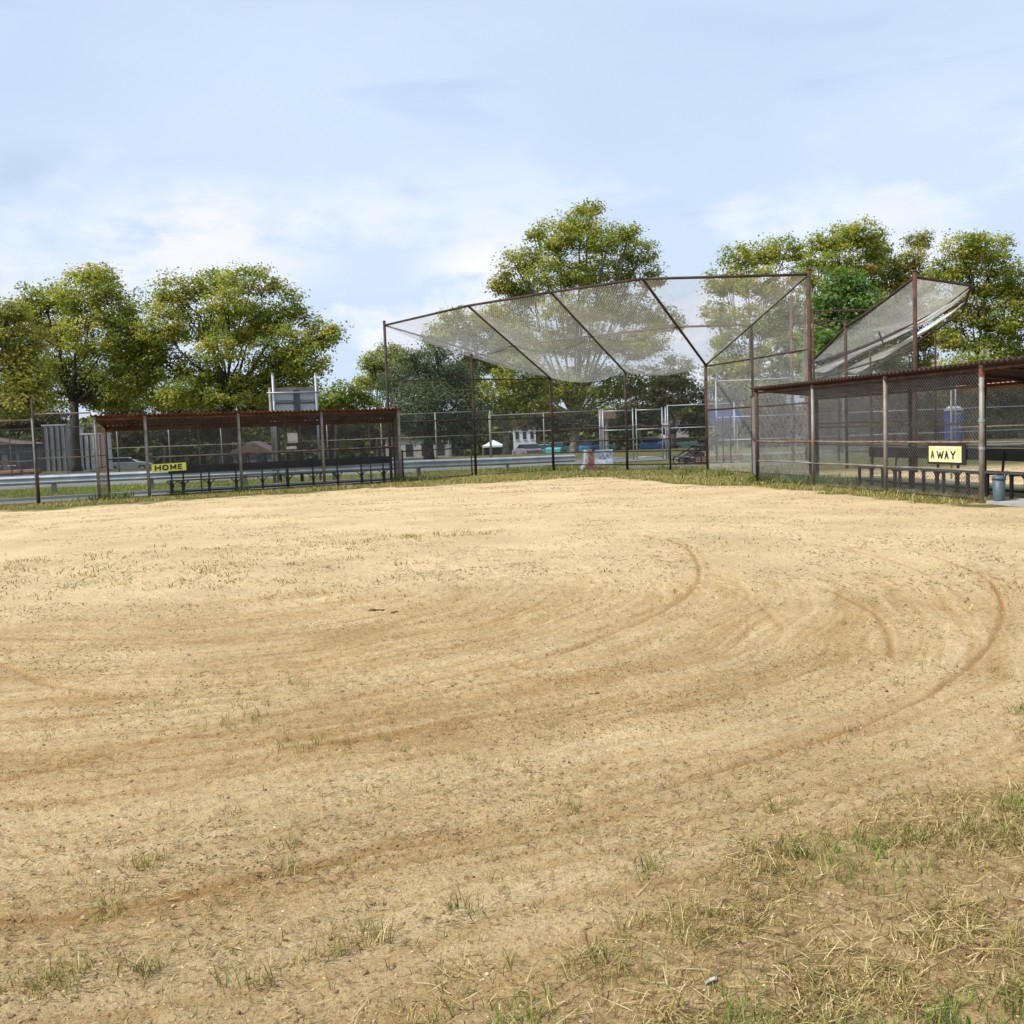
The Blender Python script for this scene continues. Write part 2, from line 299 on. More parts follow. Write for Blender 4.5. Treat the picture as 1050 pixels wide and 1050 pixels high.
def net(parent, poly, m='wire', name='wire_mesh', sp=0.05, r=0.0019, sag=0.0, edges=None, sagL=1.5, seg=1, jitter=0.0, seed=0, ripple=0.0):
    """woven chain link: real crossing wires clipped to a planar convex polygon; sag pulls it down away from the fixed edges"""
    P = [Vector(p) for p in poly]; o = P[0]
    nrm = Vector((0, 0, 0))
    for i in range(1, len(P) - 1): nrm += (P[i] - o).cross(P[i + 1] - o)
    nrm.normalize()
    ex = (P[1] - P[0]).normalized(); ey = nrm.cross(ex)
    P2 = np.array([((p - o).dot(ex), (p - o).dot(ey)) for p in P])
    offs = [(p - o).dot(nrm) for p in P]
    cen = P2.mean(0)
    segs = []
    k = len(P2)
    for sgn in (1, -1):
        d = np.array([1, sgn]) / math.sqrt(2); nn = np.array([-d[1], d[0]])
        pr = P2 @ nn
        q = math.floor(pr.min() / sp) * sp
        while q < pr.max():
            q += sp
            ts = []
            for i in range(k):
                a = P2[i]; b = P2[(i + 1) % k]; da = a @ nn - q; db = b @ nn - q
                if da * db < 0:
                    t = da / (da - db); c = a + (b - a) * t; ts.append(c @ d)
            if len(ts) >= 2:
                t0, t1 = min(ts), max(ts)
                if t1 - t0 > 0.03: segs.append((d * t0 + nn * q, d * t1 + nn * q))
    if not segs: return None
    S = np.array(segs)                                   # (n,2,2)
    n = len(S); K = seg + 1
    u = np.linspace(0, 1, K)[None, :, None]
    pts2 = S[:, 0][:, None, :] * (1 - u) + S[:, 1][:, None, :] * u   # (n,K,2)
    EX, EY, NR = np.array(ex), np.array(ey), np.array(nrm)
    pts = np.array(o)[None, None, :] + pts2[..., 0:1] * EX + pts2[..., 1:2] * EY
    if max(abs(v) for v in offs) > 1e-3:                 # slightly warped quads: spread the height difference (inverse distance)
        w = np.zeros(pts2.shape[:2]); acc = np.zeros(pts2.shape[:2])
        for i in range(k):
            dd = 1 / (((pts2 - P2[i]) ** 2).sum(-1) + 0.05) ** 1.2; w += dd; acc += dd * offs[i]
        pts = pts + (acc / w)[..., None] * NR
    if sag:
        es = edges if edges is not None else list(range(k))
        dmin = np.full(pts2.shape[:2], 1e9)
        for i in es:
            a = P2[i]; b = P2[(i + 1) % k]; ab = b - a; l2 = ab @ ab
            t = np.clip(((pts2 - a) @ ab) / l2, 0, 1)
            dd = np.sqrt(((pts2 - (a + t[..., None] * ab)) ** 2).sum(-1)); dmin = np.minimum(dmin, dd)
        x = np.clip(dmin / sagL, 0, 1); s = sag * (1 - (1 - x) ** 2)
        s = s + ripple * np.clip(dmin / 0.4, 0, 1) * (fbm(pts2[..., 0] * 0.9, pts2[..., 1] * 0.9, 2, seed) - 0.5)
        pts[..., 2] -= s
    elif ripple:
        pts = pts + (ripple * (fbm(pts2[..., 0] * 1.2, pts2[..., 1] * 1.2, 2, seed) - 0.5))[..., None] * NR
    dirs = np.gradient(pts, axis=1); dirs /= np.linalg.norm(dirs, axis=-1, keepdims=True)
    s1 = np.cross(dirs, NR); s1 /= np.linalg.norm(s1, axis=-1, keepdims=True); s2 = np.cross(dirs, s1)
    ring = []
    for a in range(3):
        t = 2 * math.pi * a / 3; ring.append(pts + (s1 * math.cos(t) + s2 * math.sin(t)) * r)
    V = np.stack(ring, 2).reshape(-1, 3)                 # n,K,3,3
    base = (np.arange(n) * K * 3)[:, None, None] + (np.arange(seg) * 3)[None, :, None]
    Fc = []
    for a in range(3):
        b = (a + 1) % 3
        Fc.append(np.stack([base + a, base + b, base + 3 + b, base + 3 + a], -1).reshape(-1, 4))
    me = arr_mesh(name, V, np.concatenate(Fc))
    return link(name, me, M[m], parent)
def vnet(parent, a, b, z0, z1, **k):
    a = Vector((a[0], a[1], 0)); b = Vector((b[0], b[1], 0))
    return net(parent, [a + Z3 * z0, b + Z3 * z0, b + Z3 * z1, a + Z3 * z1], **k)

# ------------------------------------------------------------------ ground
edge_px = [(-60, 528), (0, 524.5), (50, 522.5), (100, 518), (150, 516.5), (200, 512.5), (300, 506), (408, 500), (490, 495.5), (560, 492), (600, 489.5), (625, 488.5), (660, 492.5), (700, 497.5), (776, 500), (840, 505), (915, 512), (990, 520), (1015, 519), (1050, 518), (1120, 522)]
ew = [ath(x, y) for x, y in edge_px]
eaz = np.array([math.atan2(p.x, p.y) for p in ew]); er = np.array([math.hypot(p.x, p.y) for p in ew])
cx_ = np.array([-30, -3, -0.47, 0.52, 1.1, 1.75, 2.07, 3.2, 6, 30]); cy_ = np.array([-9, 0.6, 2.42, 3.02, 3.5, 3.82, 4.1, 5.3, 8, 20])
def ruts():
    T = []
    T.append(([(-80, 962), (0, 945), (75, 936), (150, 925), (225, 911), (300, 895), (400, 870), (465, 861), (530, 850), (640, 820), (740, 790), (850, 757), (930, 725), (985, 690), (1015, 660), (1028, 632), (1022, 605), (1005, 590), (960, 572)], 1.0, 0.035))
    T.append(([(-60, 815), (60, 785), (120, 770), (230, 745), (300, 731), (400, 708), (480, 692), (560, 675), (640, 645), (690, 622), (713, 600), (716, 580), (700, 560), (660, 550)], 0.8, 0.05))
    T.append(([(850, 605), (890, 625), (910, 650), (914, 672)], 0.8, 0.05))
    T.append(([(150, 692), (300, 682), (400, 655), (520, 640), (600, 632)], 0.45, 0.05))
    T.append(([(130, 700), (250, 702), (350, 690), (440, 675), (520, 664)], 0.5, 0.04))
    T.append(([(-20, 672), (20, 690), (60, 704), (110, 712)], 0.7, 0.08))
    T.append(([(820, 700), (780, 712), (850, 690), (870, 670)], 0.4, 0.05))
    T.append(([(610, 790), (800, 760), (930, 700)], 0.35, 0.05))
    T.append(([(740, 600), (800, 640), (770, 665), (650, 690), (540, 700)], 0.4, 0.05))
    T.append(([(850, 560), (930, 580), (1000, 620)], 0.4, 0.06))
    T.append(([(380, 632), (400, 627), (412, 626)], 0.4, 0.04))
    return [([(lambda p: (p.x, p.y))(ath(x, y)) for x, y in pl], s, w) for pl, s, w in T]
RUTS = ruts()
def smooth_line(P, n=6):
    P = np.array(P); o = []
    for i in range(len(P) - 1):
        p0 = P[max(i - 1, 0)]; p1 = P[i]; p2 = P[i + 1]; p3 = P[min(i + 2, len(P) - 1)]
        for t in np.linspace(0, 1, n, endpoint=False):
            o.append(0.5 * ((2 * p1) + (-p0 + p2) * t + (2 * p0 - 5 * p1 + 4 * p2 - p3) * t * t + (-p0 + 3 * p1 - 3 * p2 + p3) * t ** 3))
    o.append(P[-1]); return np.array(o)
def dline(X, Y, PL):
    d = np.full(X.shape, 1e9)
    for i in range(len(PL) - 1):
        a = PL[i]; b = PL[i + 1]; ab = b - a; l2 = ab @ ab + 1e-9
        t = np.clip(((X - a[0]) * ab[0] + (Y - a[1]) * ab[1]) / l2, 0, 1)
        d = np.minimum(d, np.hypot(X - a[0] - t * ab[0], Y - a[1] - t * ab[1]))
    return d
A0x, A0y = 6.66, 27.6
def ground_fields(X, Y):
    r = np.hypot(X, Y); az = np.arctan2(X, Y)
    R = np.interp(az, eaz, er)
    wob = (fbm(X * 1.3, Y * 1.3, 4, 3) - 0.5)
    dirt = 1 - sstep(-0.55, 0.55, (r - R) + wob * 3.4)
    near = sstep(-0.10, 0.55, Y - np.interp(X, cx_, cy_) + (fbm(X * 2.2, Y * 2.2, 4, 9) - 0.5) * 1.5)
    dirt = dirt * near
    # dragged and driven streaks spiral round the infield
    cxp, cyp = X + 1.8, Y - 12.0
    th = np.arctan2(cyp, cxp); rad = np.hypot(cxp, cyp)
    th2 = np.where(th > math.pi / 2, th - 2 * math.pi, th)
    q = rad + 1.7 * (th2 + math.pi / 2)
    q = q + (fbm(X * 0.5, Y * 0.5, 3, 21) - 0.5) * 0.7
    s1 = fbm(q * 2.4, th2 * 2.2 + 3, 4, 31); s2 = fbm(q * 16, th2 * 7.0, 4, 41)
    sx = 0.6 * fbm(X * 0.5 + 5, Y * 0.6, 5, 51) + 0.4 * fbm(X * 3.2 + 5, Y * 3.2, 3, 52)
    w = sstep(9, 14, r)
    s3 = fbm(X * 2.6, Y * 2.6, 5, 47)
    s4 = fbm(q * 34, th2 * 5.0, 3, 43)
    st = (0.30 * s1 + 0.32 * s2 + 0.10 * s3 + 0.28 * s4); st = 0.515 + (st - 0.5) * 1.2 * (1 - w) + (0.43 + (sx - 0.5) * 0.75) * w  # far sand: tone offset stands in for relief shading that fades with distance
    rut = np.zeros_like(X); dep = np.zeros_like(X)
    sel = np.where(r < 16)
    xs = X[sel]; ys = Y[sel]
    ru = np.zeros_like(xs); de = np.zeros_like(xs)
    for PL, s, wd in RUTS:
        PLs = smooth_line(PL); d = dline(xs, ys, PLs)
        brk = 0.62 + 0.75 * fbm(xs * 2.0, ys * 2.0, 3, 77)
        ru = np.maximum(ru, s * brk * np.exp(-(d / (wd * 0.55)) ** 2)); ru = np.maximum(ru, 0.20 * s * brk * np.exp(-(d / (wd * 4.0)) ** 2))
        de += s * brk * (-0.014 * np.exp(-(d / (wd * 0.5)) ** 2) + 0.007 * np.exp(-((d - wd * 1.2) / (wd * .5)) ** 2))
    rut[sel] = ru; dep[sel] = de
    D = (X - A0x) * 0.980 + (Y - A0y) * 0.197
    d2 = sstep(2.6, 3.4, D + (fbm(X * 1.1, Y * 1.1, 3, 6) - .5) * 1.2) * (1 - sstep(30, 34, Y)) * sstep(-4, 4, X)
    dirt = np.maximum(dirt, d2)
    return dirt, rut, st, dep
def ground_mesh():
    az = np.concatenate([np.linspace(-math.pi, -0.62, 60, endpoint=False), np.linspace(-0.62, 0.62, 760), np.linspace(0.62, math.pi, 61)[1:]])
    r = [0.0, 0.6, 1.2, 1.7]
    while r[-1] < 60: r.append(r[-1] * 1.0050 + 0.0005)
    while r[-1] < 1500: r.append(r[-1] * 1.03)
    r = np.array(r)
    A, Rr = np.meshgrid(az, r); X = Rr * np.sin(A); Y = Rr * np.cos(A)
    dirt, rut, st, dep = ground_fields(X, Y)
    fine = (fbm(X * 9, Y * 9, 4, 61) - 0.5) * 0.030 + (fbm(X * 36, Y * 36, 4, 71) - 0.5) * 0.020
    fade = 1 - sstep(10, 22, Rr)
    z = (fine + dep + (st - 0.5) * 0.03) * fade + (fbm(X * 1.0, Y * 1.0, 3, 81) - 0.5) * 0.03 * (1 - sstep(20, 40, Rr)) + drop(Y) * (Y > 0)
    z[Rr > 200] -= 0.0
    V = np.stack([X, Y, z], -1).reshape(-1, 3)
    nr, na = X.shape
    i = np.arange(nr - 1)[:, None] * na + np.arange(na - 1)[None, :]
    Fc = np.stack([i, i + na, i + na + 1, i + 1], -1).reshape(-1, 4)[:, ::-1]
    me = arr_mesh('ground', V, Fc)
    a = me.color_attributes.new('mask', 'FLOAT_COLOR', 'POINT')
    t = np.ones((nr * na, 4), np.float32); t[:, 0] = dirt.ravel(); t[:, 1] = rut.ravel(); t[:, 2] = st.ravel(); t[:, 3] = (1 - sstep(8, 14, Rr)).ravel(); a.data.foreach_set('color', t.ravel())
    me.polygons.foreach_set('use_smooth', [True] * len(me.polygons))
    return me
def ground_mat():
    m = bpy.data.materials.new('infield soil and turf'); m.use_nodes = True; t = m.node_tree; b = t.nodes['Principled BSDF']
    b.inputs['Roughness'].default_value = 0.95; b.inputs['Specular IOR Level'].default_value = 0.15
    NN = t.nodes.new; LL = t.links.new
    at = NN('ShaderNodeAttribute'); at.attribute_name = 'mask'; sp = NN('ShaderNodeSeparateColor'); LL(at.outputs['Color'], sp.inputs[0])
    co = NN('ShaderNodeTexCoord')
    def noise(sc, det=5, ro=0.6):
        n = NN('ShaderNodeTexNoise'); n.inputs['Scale'].default_value = sc; n.inputs['Detail'].default_value = det; n.inputs['Roughness'].default_value = ro
        LL(co.outputs['Object'], n.inputs['Vector']); return n
    def ramp(src, stops):
        r = NN('ShaderNodeValToRGB'); e = r.color_ramp.elements
        e[0].position, e[0].color = stops[0][0], (*stops[0][1], 1); e[1].position, e[1].color = stops[-1][0], (*stops[-1][1], 1)
        for p, c in stops[1:-1]:
            x = e.new(p); x.color = (*c, 1)
        LL(src, r.inputs[0]); return r
    def mix(f, a, c, mode='MIX', fac=None):
        x = NN('ShaderNodeMixRGB'); x.blend_type = mode
        if fac is not None: x.inputs['Fac'].default_value = fac
        else: LL(f, x.inputs['Fac'])
        for k, v in (('Color1', a), ('Color2', c)):
            if isinstance(v, tuple): x.inputs[k].default_value = (*v, 1)
            else: LL(v, x.inputs[k])
        return x
    # sandy soil
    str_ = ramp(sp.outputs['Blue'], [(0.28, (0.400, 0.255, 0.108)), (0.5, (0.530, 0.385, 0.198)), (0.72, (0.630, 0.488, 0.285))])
    big = ramp(noise(0.55, 4).outputs['Fac'], [(0.35, (0.88, 0.86, 0.82)), (0.65, (1.10, 1.09, 1.08))])
    c1 = mix(None, str_.outputs[0], big.outputs[0], 'MULTIPLY', 1.0)
    grit = ramp(noise(95, 4, 0.75).outputs['Fac'], [(0.34, (0.42, 0.36, 0.30)), (0.45, (0.95, 0.94, 0.92)), (0.58, (1.05, 1.04, 1.02)), (0.68, (1.45, 1.43, 1.40))])
    c2 = mix(None, c1.outputs[0], grit.outputs[0], 'MULTIPLY', 1.0)
    spots = ramp(noise(26, 6, 0.7).outputs['Fac'], [(0.36, (0.50, 0.43, 0.33)), (0.46, (1, 1, 1)), (1.0, (1, 1, 1))])
    c3 = mix(None, c2.outputs[0], spots.outputs[0], 'MULTIPLY', 0.8)
    c4 = mix(sp.outputs['Green'], c3.outputs[0], (0.36, 0.200, 0.075))
    # turf floor
    g = ramp(noise(2.2, 6).outputs['Fac'], [(0.36, (0.19, 0.145, 0.065)), (0.50, (0.125, 0.125, 0.042)), (0.64, (0.070, 0.095, 0.024))])
    g2 = ramp(noise(40, 5, 0.7).outputs['Fac'], [(0.32, (0.55, 0.55, 0.5)), (0.62, (1.25, 1.25, 1.1))])
    g3 = mix(None, g.outputs[0], g2.outputs[0], 'MULTIPLY', 1.0)
    th_ = ramp(noise(14, 6, 0.7).outputs['Fac'], [(0.34, (0.26, 0.165, 0.070)), (0.50, (0.44, 0.305, 0.145)), (0.66, (0.58, 0.43, 0.23))])
    th2_ = mix(None, th_.outputs[0], grit.outputs[0], 'MULTIPLY', 1.0)
    gg = mix(at.outputs['Alpha'], g3.outputs[0], th2_.outputs[0])
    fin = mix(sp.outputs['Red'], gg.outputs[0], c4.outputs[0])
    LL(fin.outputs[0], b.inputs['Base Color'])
    bn = noise(70, 6, 0.75); bp = NN('ShaderNodeBump'); bp.inputs['Strength'].default_value = 1.0; bp.inputs['Distance'].default_value = 0.018
    LL(bn.outputs['Fac'], bp.inputs['Height']); LL(bp.outputs[0], b.inputs['Normal'])
    return m
g = link('ground', ground_mesh(), ground_mat()); tag(g, kind='structure')

def sheet(name, pts, z, m, th=0.0, kind='structure'):
    b = MB(); n = len(pts)
    if th:
        for p in pts: b.v.append((p[0], p[1], z - th))
        for p in pts: b.v.append((p[0], p[1], z))
        b.f.append(tuple(range(n, 2 * n))); b.f.append(tuple(reversed(range(n))))
        for i in range(n): b.f.append((i, (i + 1) % n, n + (i + 1) % n, n + i))
    else:
        for p in pts: b.v.append((p[0], p[1], z))
        b.f.append(tuple(range(n)))
    o = b.build(name, M[m]); return tag(o, kind=kind)
H0 = Vector((-12.05, 29.95, 0)); uh = Vector((0.878, 0.478, 0)).normalized(); nh = Vector((-0.215, 0.977, 0))   # nh points away from the field
A0 = Vector((6.66, 27.6, 0)); va = Vector((0.197, -0.980, 0)).normalized(); na_ = Vector((-va.y, va.x, 0))      # na_ points to the far side (+x)
def hp(t, d=0, z=0): return H0 + uh * t + nh * d + Z3 * z
def ap(t, d=0, z=0): return A0 + va * t + na_ * d + Z3 * z

sheet('road', [(-60, 33), (-19, 41.0), (-3.8, 43.8), (3, 47), (12, 50), (30, 52), (30, 55), (12, 54), (3, 53.5), (-4, 55), (-20, 63), (-60, 70)], 0.03, 'asphalt')
sheet('path', [hp(-14, 0.5), hp(10.6, 1.95), hp(10.6, 3.0), hp(-14, 3.2)], 0.03, 'asphalt')
for a_, b_ in ((hp(-14, 3.2), hp(10.6, 3.0)), (Vector((4.2, 38.6, 0)), Vector((11.5, 38.6, 0)))):
    d = (b_ - a_).normalized(); 
    o = MB().box((a_ + b_) / 2 + Z3 * 0.0, ((b_ - a_).length, 0.14, 0.24), (d, Z3.cross(d), Z3)).build('kerb', M['concrete']); tag(o, kind='structure')
sheet('pavement', [ap(9.45, 0.0), ap(14.5, 0.0), ap(14.5, 2.6), ap(9.45, 2.2)], 0.06, 'concrete', 0.12)

# ------------------------------------------------------------------ grass, straw and grit on the ground
def gz(X, Y):
    dirt, rut, st, dep = ground_fields(X, Y); Rr = np.hypot(X, Y)
    fine = (fbm(X * 9, Y * 9, 4, 61) - 0.5) * 0.030 + (fbm(X * 36, Y * 36, 4, 71) - 0.5) * 0.020
    fade = 1 - sstep(10, 22, Rr)
    return (fine + dep + (st - 0.5) * 0.03) * fade + (fbm(X * 1.0, Y * 1.0, 3, 81) - 0.5) * 0.03 * (1 - sstep(20, 40, Rr)) + drop(Y) * (Y > 0), dirt, rut
PAL_DRY = np.array([(0.56, 0.42, 0.18), (0.66, 0.54, 0.29), (0.34, 0.22, 0.08), (0.19, 0.12, 0.05), (0.42, 0.34, 0.13)])
PAL_GRN = np.array([(0.15, 0.25, 0.030), (0.20, 0.28, 0.055), (0.27, 0.31, 0.08), (0.11, 0.16, 0.035), (0.32, 0.31, 0.12)])
PAL_MIX = np.array([(0.25, 0.23, 0.06), (0.32, 0.26, 0.08), (0.17, 0.19, 0.045), (0.18, 0.12, 0.045), (0.38, 0.31, 0.12)])
def blades(name, X, Y, Hh, pal, width=0.0035, lean=0.6, flat=0.0, label=None, cat=None, z=None, bend=0.7, lift=0.0, kind='stuff', m='grass', az=None):
    n = len(X)
    if z is None: z = gz(X, Y)[0]
    if az is None: az = rng.uniform(0, 2 * math.pi, n)
    l = rng.uniform(0.1, lean, n) if not flat else rng.uniform(1.30, 1.55, n)
    dx, dy = np.cos(az), np.sin(az)
    K = 4
    P = np.zeros((n, K, 3)); P[:, 0] = np.stack([X, Y, z - 0.004 + lift + (0.010 if flat else 0)], -1)
    ang = l.copy()
    for k in range(1, K):
        sl = Hh / (K - 1)
        P[:, k, 0] = P[:, k - 1, 0] + dx * np.sin(ang) * sl; P[:, k, 1] = P[:, k - 1, 1] + dy * np.sin(ang) * sl; P[:, k, 2] = P[:, k - 1, 2] + np.cos(ang) * sl
        ang = ang + (rng.uniform(0, bend, n) if not flat else rng.uniform(-0.12, 0.16, n))
        if not flat: ang = np.minimum(ang, 1.75)
    tw = az + math.pi / 2 + rng.uniform(-0.9, 0.9, n); sx, sy = np.cos(tw), np.sin(tw)
    V = np.zeros((n, K, 2, 3))
    for k, wk in enumerate((1.0, 1.0, 0.75, 0.12)):
        ww = width * wk * rng.uniform(0.7, 1.3, n) / 2 if k == 0 else width * wk / 2
        for s in (0, 1):
            V[:, k, s] = P[:, k]; sg = 1 if s else -1
            V[:, k, s, 0] += sx * ww * sg; V[:, k, s, 1] += sy * ww * sg
            if flat: V[:, k, s, 2] += 0.0
    base = np.arange(n)[:, None] * K * 2 + np.arange(K - 1)[None, :] * 2
    Fc = np.stack([base, base + 1, base + 3, base + 2], -1).reshape(-1, 4)
    col = pal[rng.integers(0, len(pal), n)] * rng.uniform(0.8, 1.2, (n, 1)); tint = np.repeat(col, K * 2, 0)
    o = link(name, arr_mesh(name, V.reshape(-1, 3), Fc, tint), M[m])
    return tag(o, kind=kind)
def wedge_pts(n, r0_, r1, a0, a1, pw=1.0):
    a = rng.uniform(a0, a1, n); r = r0_ + (r1 - r0_) * rng.uniform(0, 1, n) ** pw
    return r * np.sin(a), r * np.cos(a)
# lower right turf patch
X = rng.uniform(-3.2, 6.5, 760000); Y = rng.uniform(1.4, 7.5, 760000)
dd = Y - np.interp(X, cx_, cy_) + (fbm(X * 2.2, Y * 2.2, 4, 9) - 0.5) * 1.5
pn = fbm(X * 5, Y * 5, 3, 91)
keep = (rng.uniform(0, 1, len(X)) < np.clip(0.42 - dd * 0.75, 0.0, 0.95) * np.clip((pn - 0.36) * 4.0, 0.16, 1.0)) & (np.abs(X) < Y * 1.0 + 1.5)
X, Y, dd, pn = X[keep], Y[keep], dd[keep], pn[keep]
gn = fbm(X * 1.7, Y * 1.7, 3, 95) - dd * 0.22
grn = (gn + rng.normal(0, 0.05, len(X))) > 0.572
dry = ~grn
blades('green_grass', X[grn], Y[grn], rng.uniform(0.025, 0.078, grn.sum()), PAL_GRN, 0.0038, 0.5, bend=0.5)
fl = rng.uniform(0, 1, len(X)) < 0.36
k1 = dry & ~fl; k2 = dry & fl
blades('dry_grass', X[k1], Y[k1], rng.uniform(0.025, 0.07, k1.sum()), np.concatenate([PAL_DRY, PAL_MIX, PAL_MIX]), 0.0034, 0.8, bend=0.8)
blades('straw_litter', X[k2], Y[k2], rng.uniform(0.03, 0.12, k2.sum()), PAL_DRY, 0.0036, flat=1)
# scattered tufts on the infield
TX, TY, TN, TH_ = [], [], [], []
def tufts(px, py, n, sx, sy, hh=0.07, nb=14):
    p = ath(px, py)
    for i in range(n):
        TX.append(p.x + random.gauss(0, sx)); TY.append(p.y + random.gauss(0, sy)); TN.append(nb); TH_.append(hh * random.uniform(0.6, 1.2))
for a in [(120, 570, 24, 1.2, 0.7, .08), (70, 590, 14, 0.9, 0.5, .08), (230, 585, 20, 1.1, 0.5, .08), (160, 600, 18, 1.0, .3, .07), (420, 551, 46, 0.7, 0.35, .06), (340, 560, 16, .6, .4, .06), (270, 570, 12, .8, .4, .07),
          (235, 720, 6, .25, .15, .08), (270, 735, 5, .2, .12, .09), (330, 760, 5, .12, .08, .09), (275, 705, 4, .3, .1, .09), (340, 770, 6, .15, .1, .08), (200, 745, 4, .2, .1, .07),
          (140, 890, 3, .03, .03, .10), (105, 930, 3, .04, .03, .10), (285, 870, 3, .04, .03, .09), (315, 985, 3, .03, .03, .09), (380, 965, 7, .06, .05, .10), (290, 895, 3, .06, .04, .09), (160, 885, 4, .05, .04, .06),
          (655, 895, 6, .07, .06, .08), (600, 985, 6, .08, .05, .08), (690, 945, 7, .08, .06, .09), (720, 960, 7, .1, .06, .09), (850, 890, 8, .12, .08, .09), (820, 880, 5, .1, .06, .1), (590, 830, 5, .1, .08, .07), (780, 830, 5, .12, .1, .07),
          (900, 770, 4, .3, .2, .05), (760, 790, 4, .3, .2, .05), (960, 860, 10, .12, .1, .09), (1020, 850, 16, .12, .12, .1), (80, 1000, 4, .04, .03, .1), (40, 1010, 5, .05, .03, .09), (150, 1000, 5, .05, .03, .09), (250, 1010, 5, .06, .03, .09),
          (470, 940, 4, .05, .04, .08), (560, 1000, 5, .06, .04, .08), (480, 790, 4, .2, .1, .06), (60, 760, 5, .3, .1, .06), (700, 690, 3, .3, .2, .05), (880, 640, 3, .4, .3, .05), (960, 680, 4, .3, .2, .06), (1010, 700, 4, .2, .2, .06)]:
    tufts(*a)
for i in range(1100):
    a = random.uniform(-0.58, 0.58); r = 2.6 + 11.5 * random.random() ** 1.25
    x, y = r * math.sin(a), r * math.cos(a)
    if vnoise(np.array([x * .9]), np.array([y * .9]), 5)[0] > 0.42:
        TX.append(x); TY.append(y); TN.append(random.choice((3, 5, 8))); TH_.append(random.uniform(0.025, 0.06))
TX, TY, TN, TH_ = map(np.array, (TX, TY, TN, TH_))
idx = np.repeat(np.arange(len(TX)), TN); far = np.hypot(TX, TY)[idx] > 9
spread = np.where(far, 0.10, 0.022)
X = TX[idx] + rng.normal(0, 1, len(idx)) * spread; Y = TY[idx] + rng.normal(0, 1, len(idx)) * spread
Hh = TH_[idx] * rng.uniform(0.5, 1.2, len(idx))
pick = rng.uniform(0, 1, len(TX))[idx]
gsel = pick < 0.30
nearw = ~far
blades('infield_tufts', X[nearw & ~gsel], Y[nearw & ~gsel], Hh[nearw & ~gsel], np.concatenate([PAL_DRY, PAL_MIX, PAL_MIX]), 0.0028, 0.7, bend=0.6)
blades('green_tufts', X[nearw & gsel], Y[nearw & gsel], Hh[nearw & gsel], np.concatenate([PAL_GRN[1:3], PAL_MIX]), 0.0030, 0.6, bend=0.5)
blades('distant_tufts', X[far], Y[far], Hh[far] * 0.9, np.concatenate([PAL_DRY, PAL_MIX]), 0.011, 0.8, bend=0.6)
# fallen straw over the infield
X, Y = wedge_pts(34000, 2.3, 17, -0.58, 0.58, 1.5)
k = (fbm(X * 1.3, Y * 2.2, 4, 15) + rng.normal(0, 0.04, len(X))) > 0.54
X, Y = X[k], Y[k]
# drift along the drag direction
dth = np.arctan2(Y - 12, X + 1.8) + math.pi / 2 + rng.normal(0, 0.75, len(X))
blades('scattered_straw', X, Y, rng.uniform(0.012, 0.06, len(X)), np.concatenate([PAL_DRY, PAL_MIX * .7, PAL_MIX * .6]), 0.0040, flat=1, az=dth)
X, Y = wedge_pts(16000, 9, 34, -0.62, 0.62, 1.0)
k = ((fbm(X * 0.55, Y * 0.8, 4, 19) + rng.normal(0, 0.05, len(X))) > 0.545) & (ground_fields(X, Y)[0] > .8); X, Y = X[k], Y[k]
blades('scattered_debris', X, Y, rng.uniform(0.04, 0.16, len(X)), np.concatenate([PAL_MIX * .9, PAL_DRY[2:]]), 0.013, flat=1)
# grass fringe along the fences and lawn just behind
def fringe(n, t0, t1, d0, d1, fn, hh, wdt, pal, name):
    t = rng.uniform(t0, t1, n); d = rng.uniform(d0, d1, n)
    p0 = np.array(fn(0)); ux = np.array(fn(1)) - p0; nx = np.array(fn(0, 1)) - p0
    X = p0[0] + ux[0] * t + nx[0] * d; Y = p0[1] + ux[1] * t + nx[1] * d
    dirt = ground_fields(X, Y)[0]; k = rng.uniform(0, 1, n) > dirt * 1.05
    X, Y = X[k], Y[k]
    blades(name, X, Y, hh * rng.uniform(0.4, 1.2, len(X)) * (0.5 + fbm(X * 1.1, Y * 1.1, 3, 8)), pal, wdt, 0.8, bend=0.6)
mixp = np.concatenate([PAL_MIX * 1.15, PAL_GRN, PAL_DRY, PAL_DRY[[0, 1, 4]]])
fringe(26000, -6, 14.5, -1.4, 0.8, hp, 0.13, 0.013, mixp, 'fence_side_grass')
fringe(26000, -8.5, 9.3, -1.8, 0.5, ap, 0.13, 0.013, mixp, 'fence_side_grass')
bk = [(-1.3, 37.6), (1.66, 39.6), (4.25, 37.2), (6.75, 35.0), (7.4, 31.5)]
X = rng.uniform(-4, 9, 60000); Y = rng.uniform(30, 41, 60000); dirt = ground_fields(X, Y)[0]
k = (rng.uniform(0, 1, len(X)) > dirt * 1.05) & (Y < 41); X, Y = X[k], Y[k]
blades('backstop_grass', X, Y, 0.12 * rng.uniform(0.4, 1.2, len(X)) * (0.5 + fbm(X, Y, 3, 8)), mixp, 0.014, 0.8, bend=0.6)
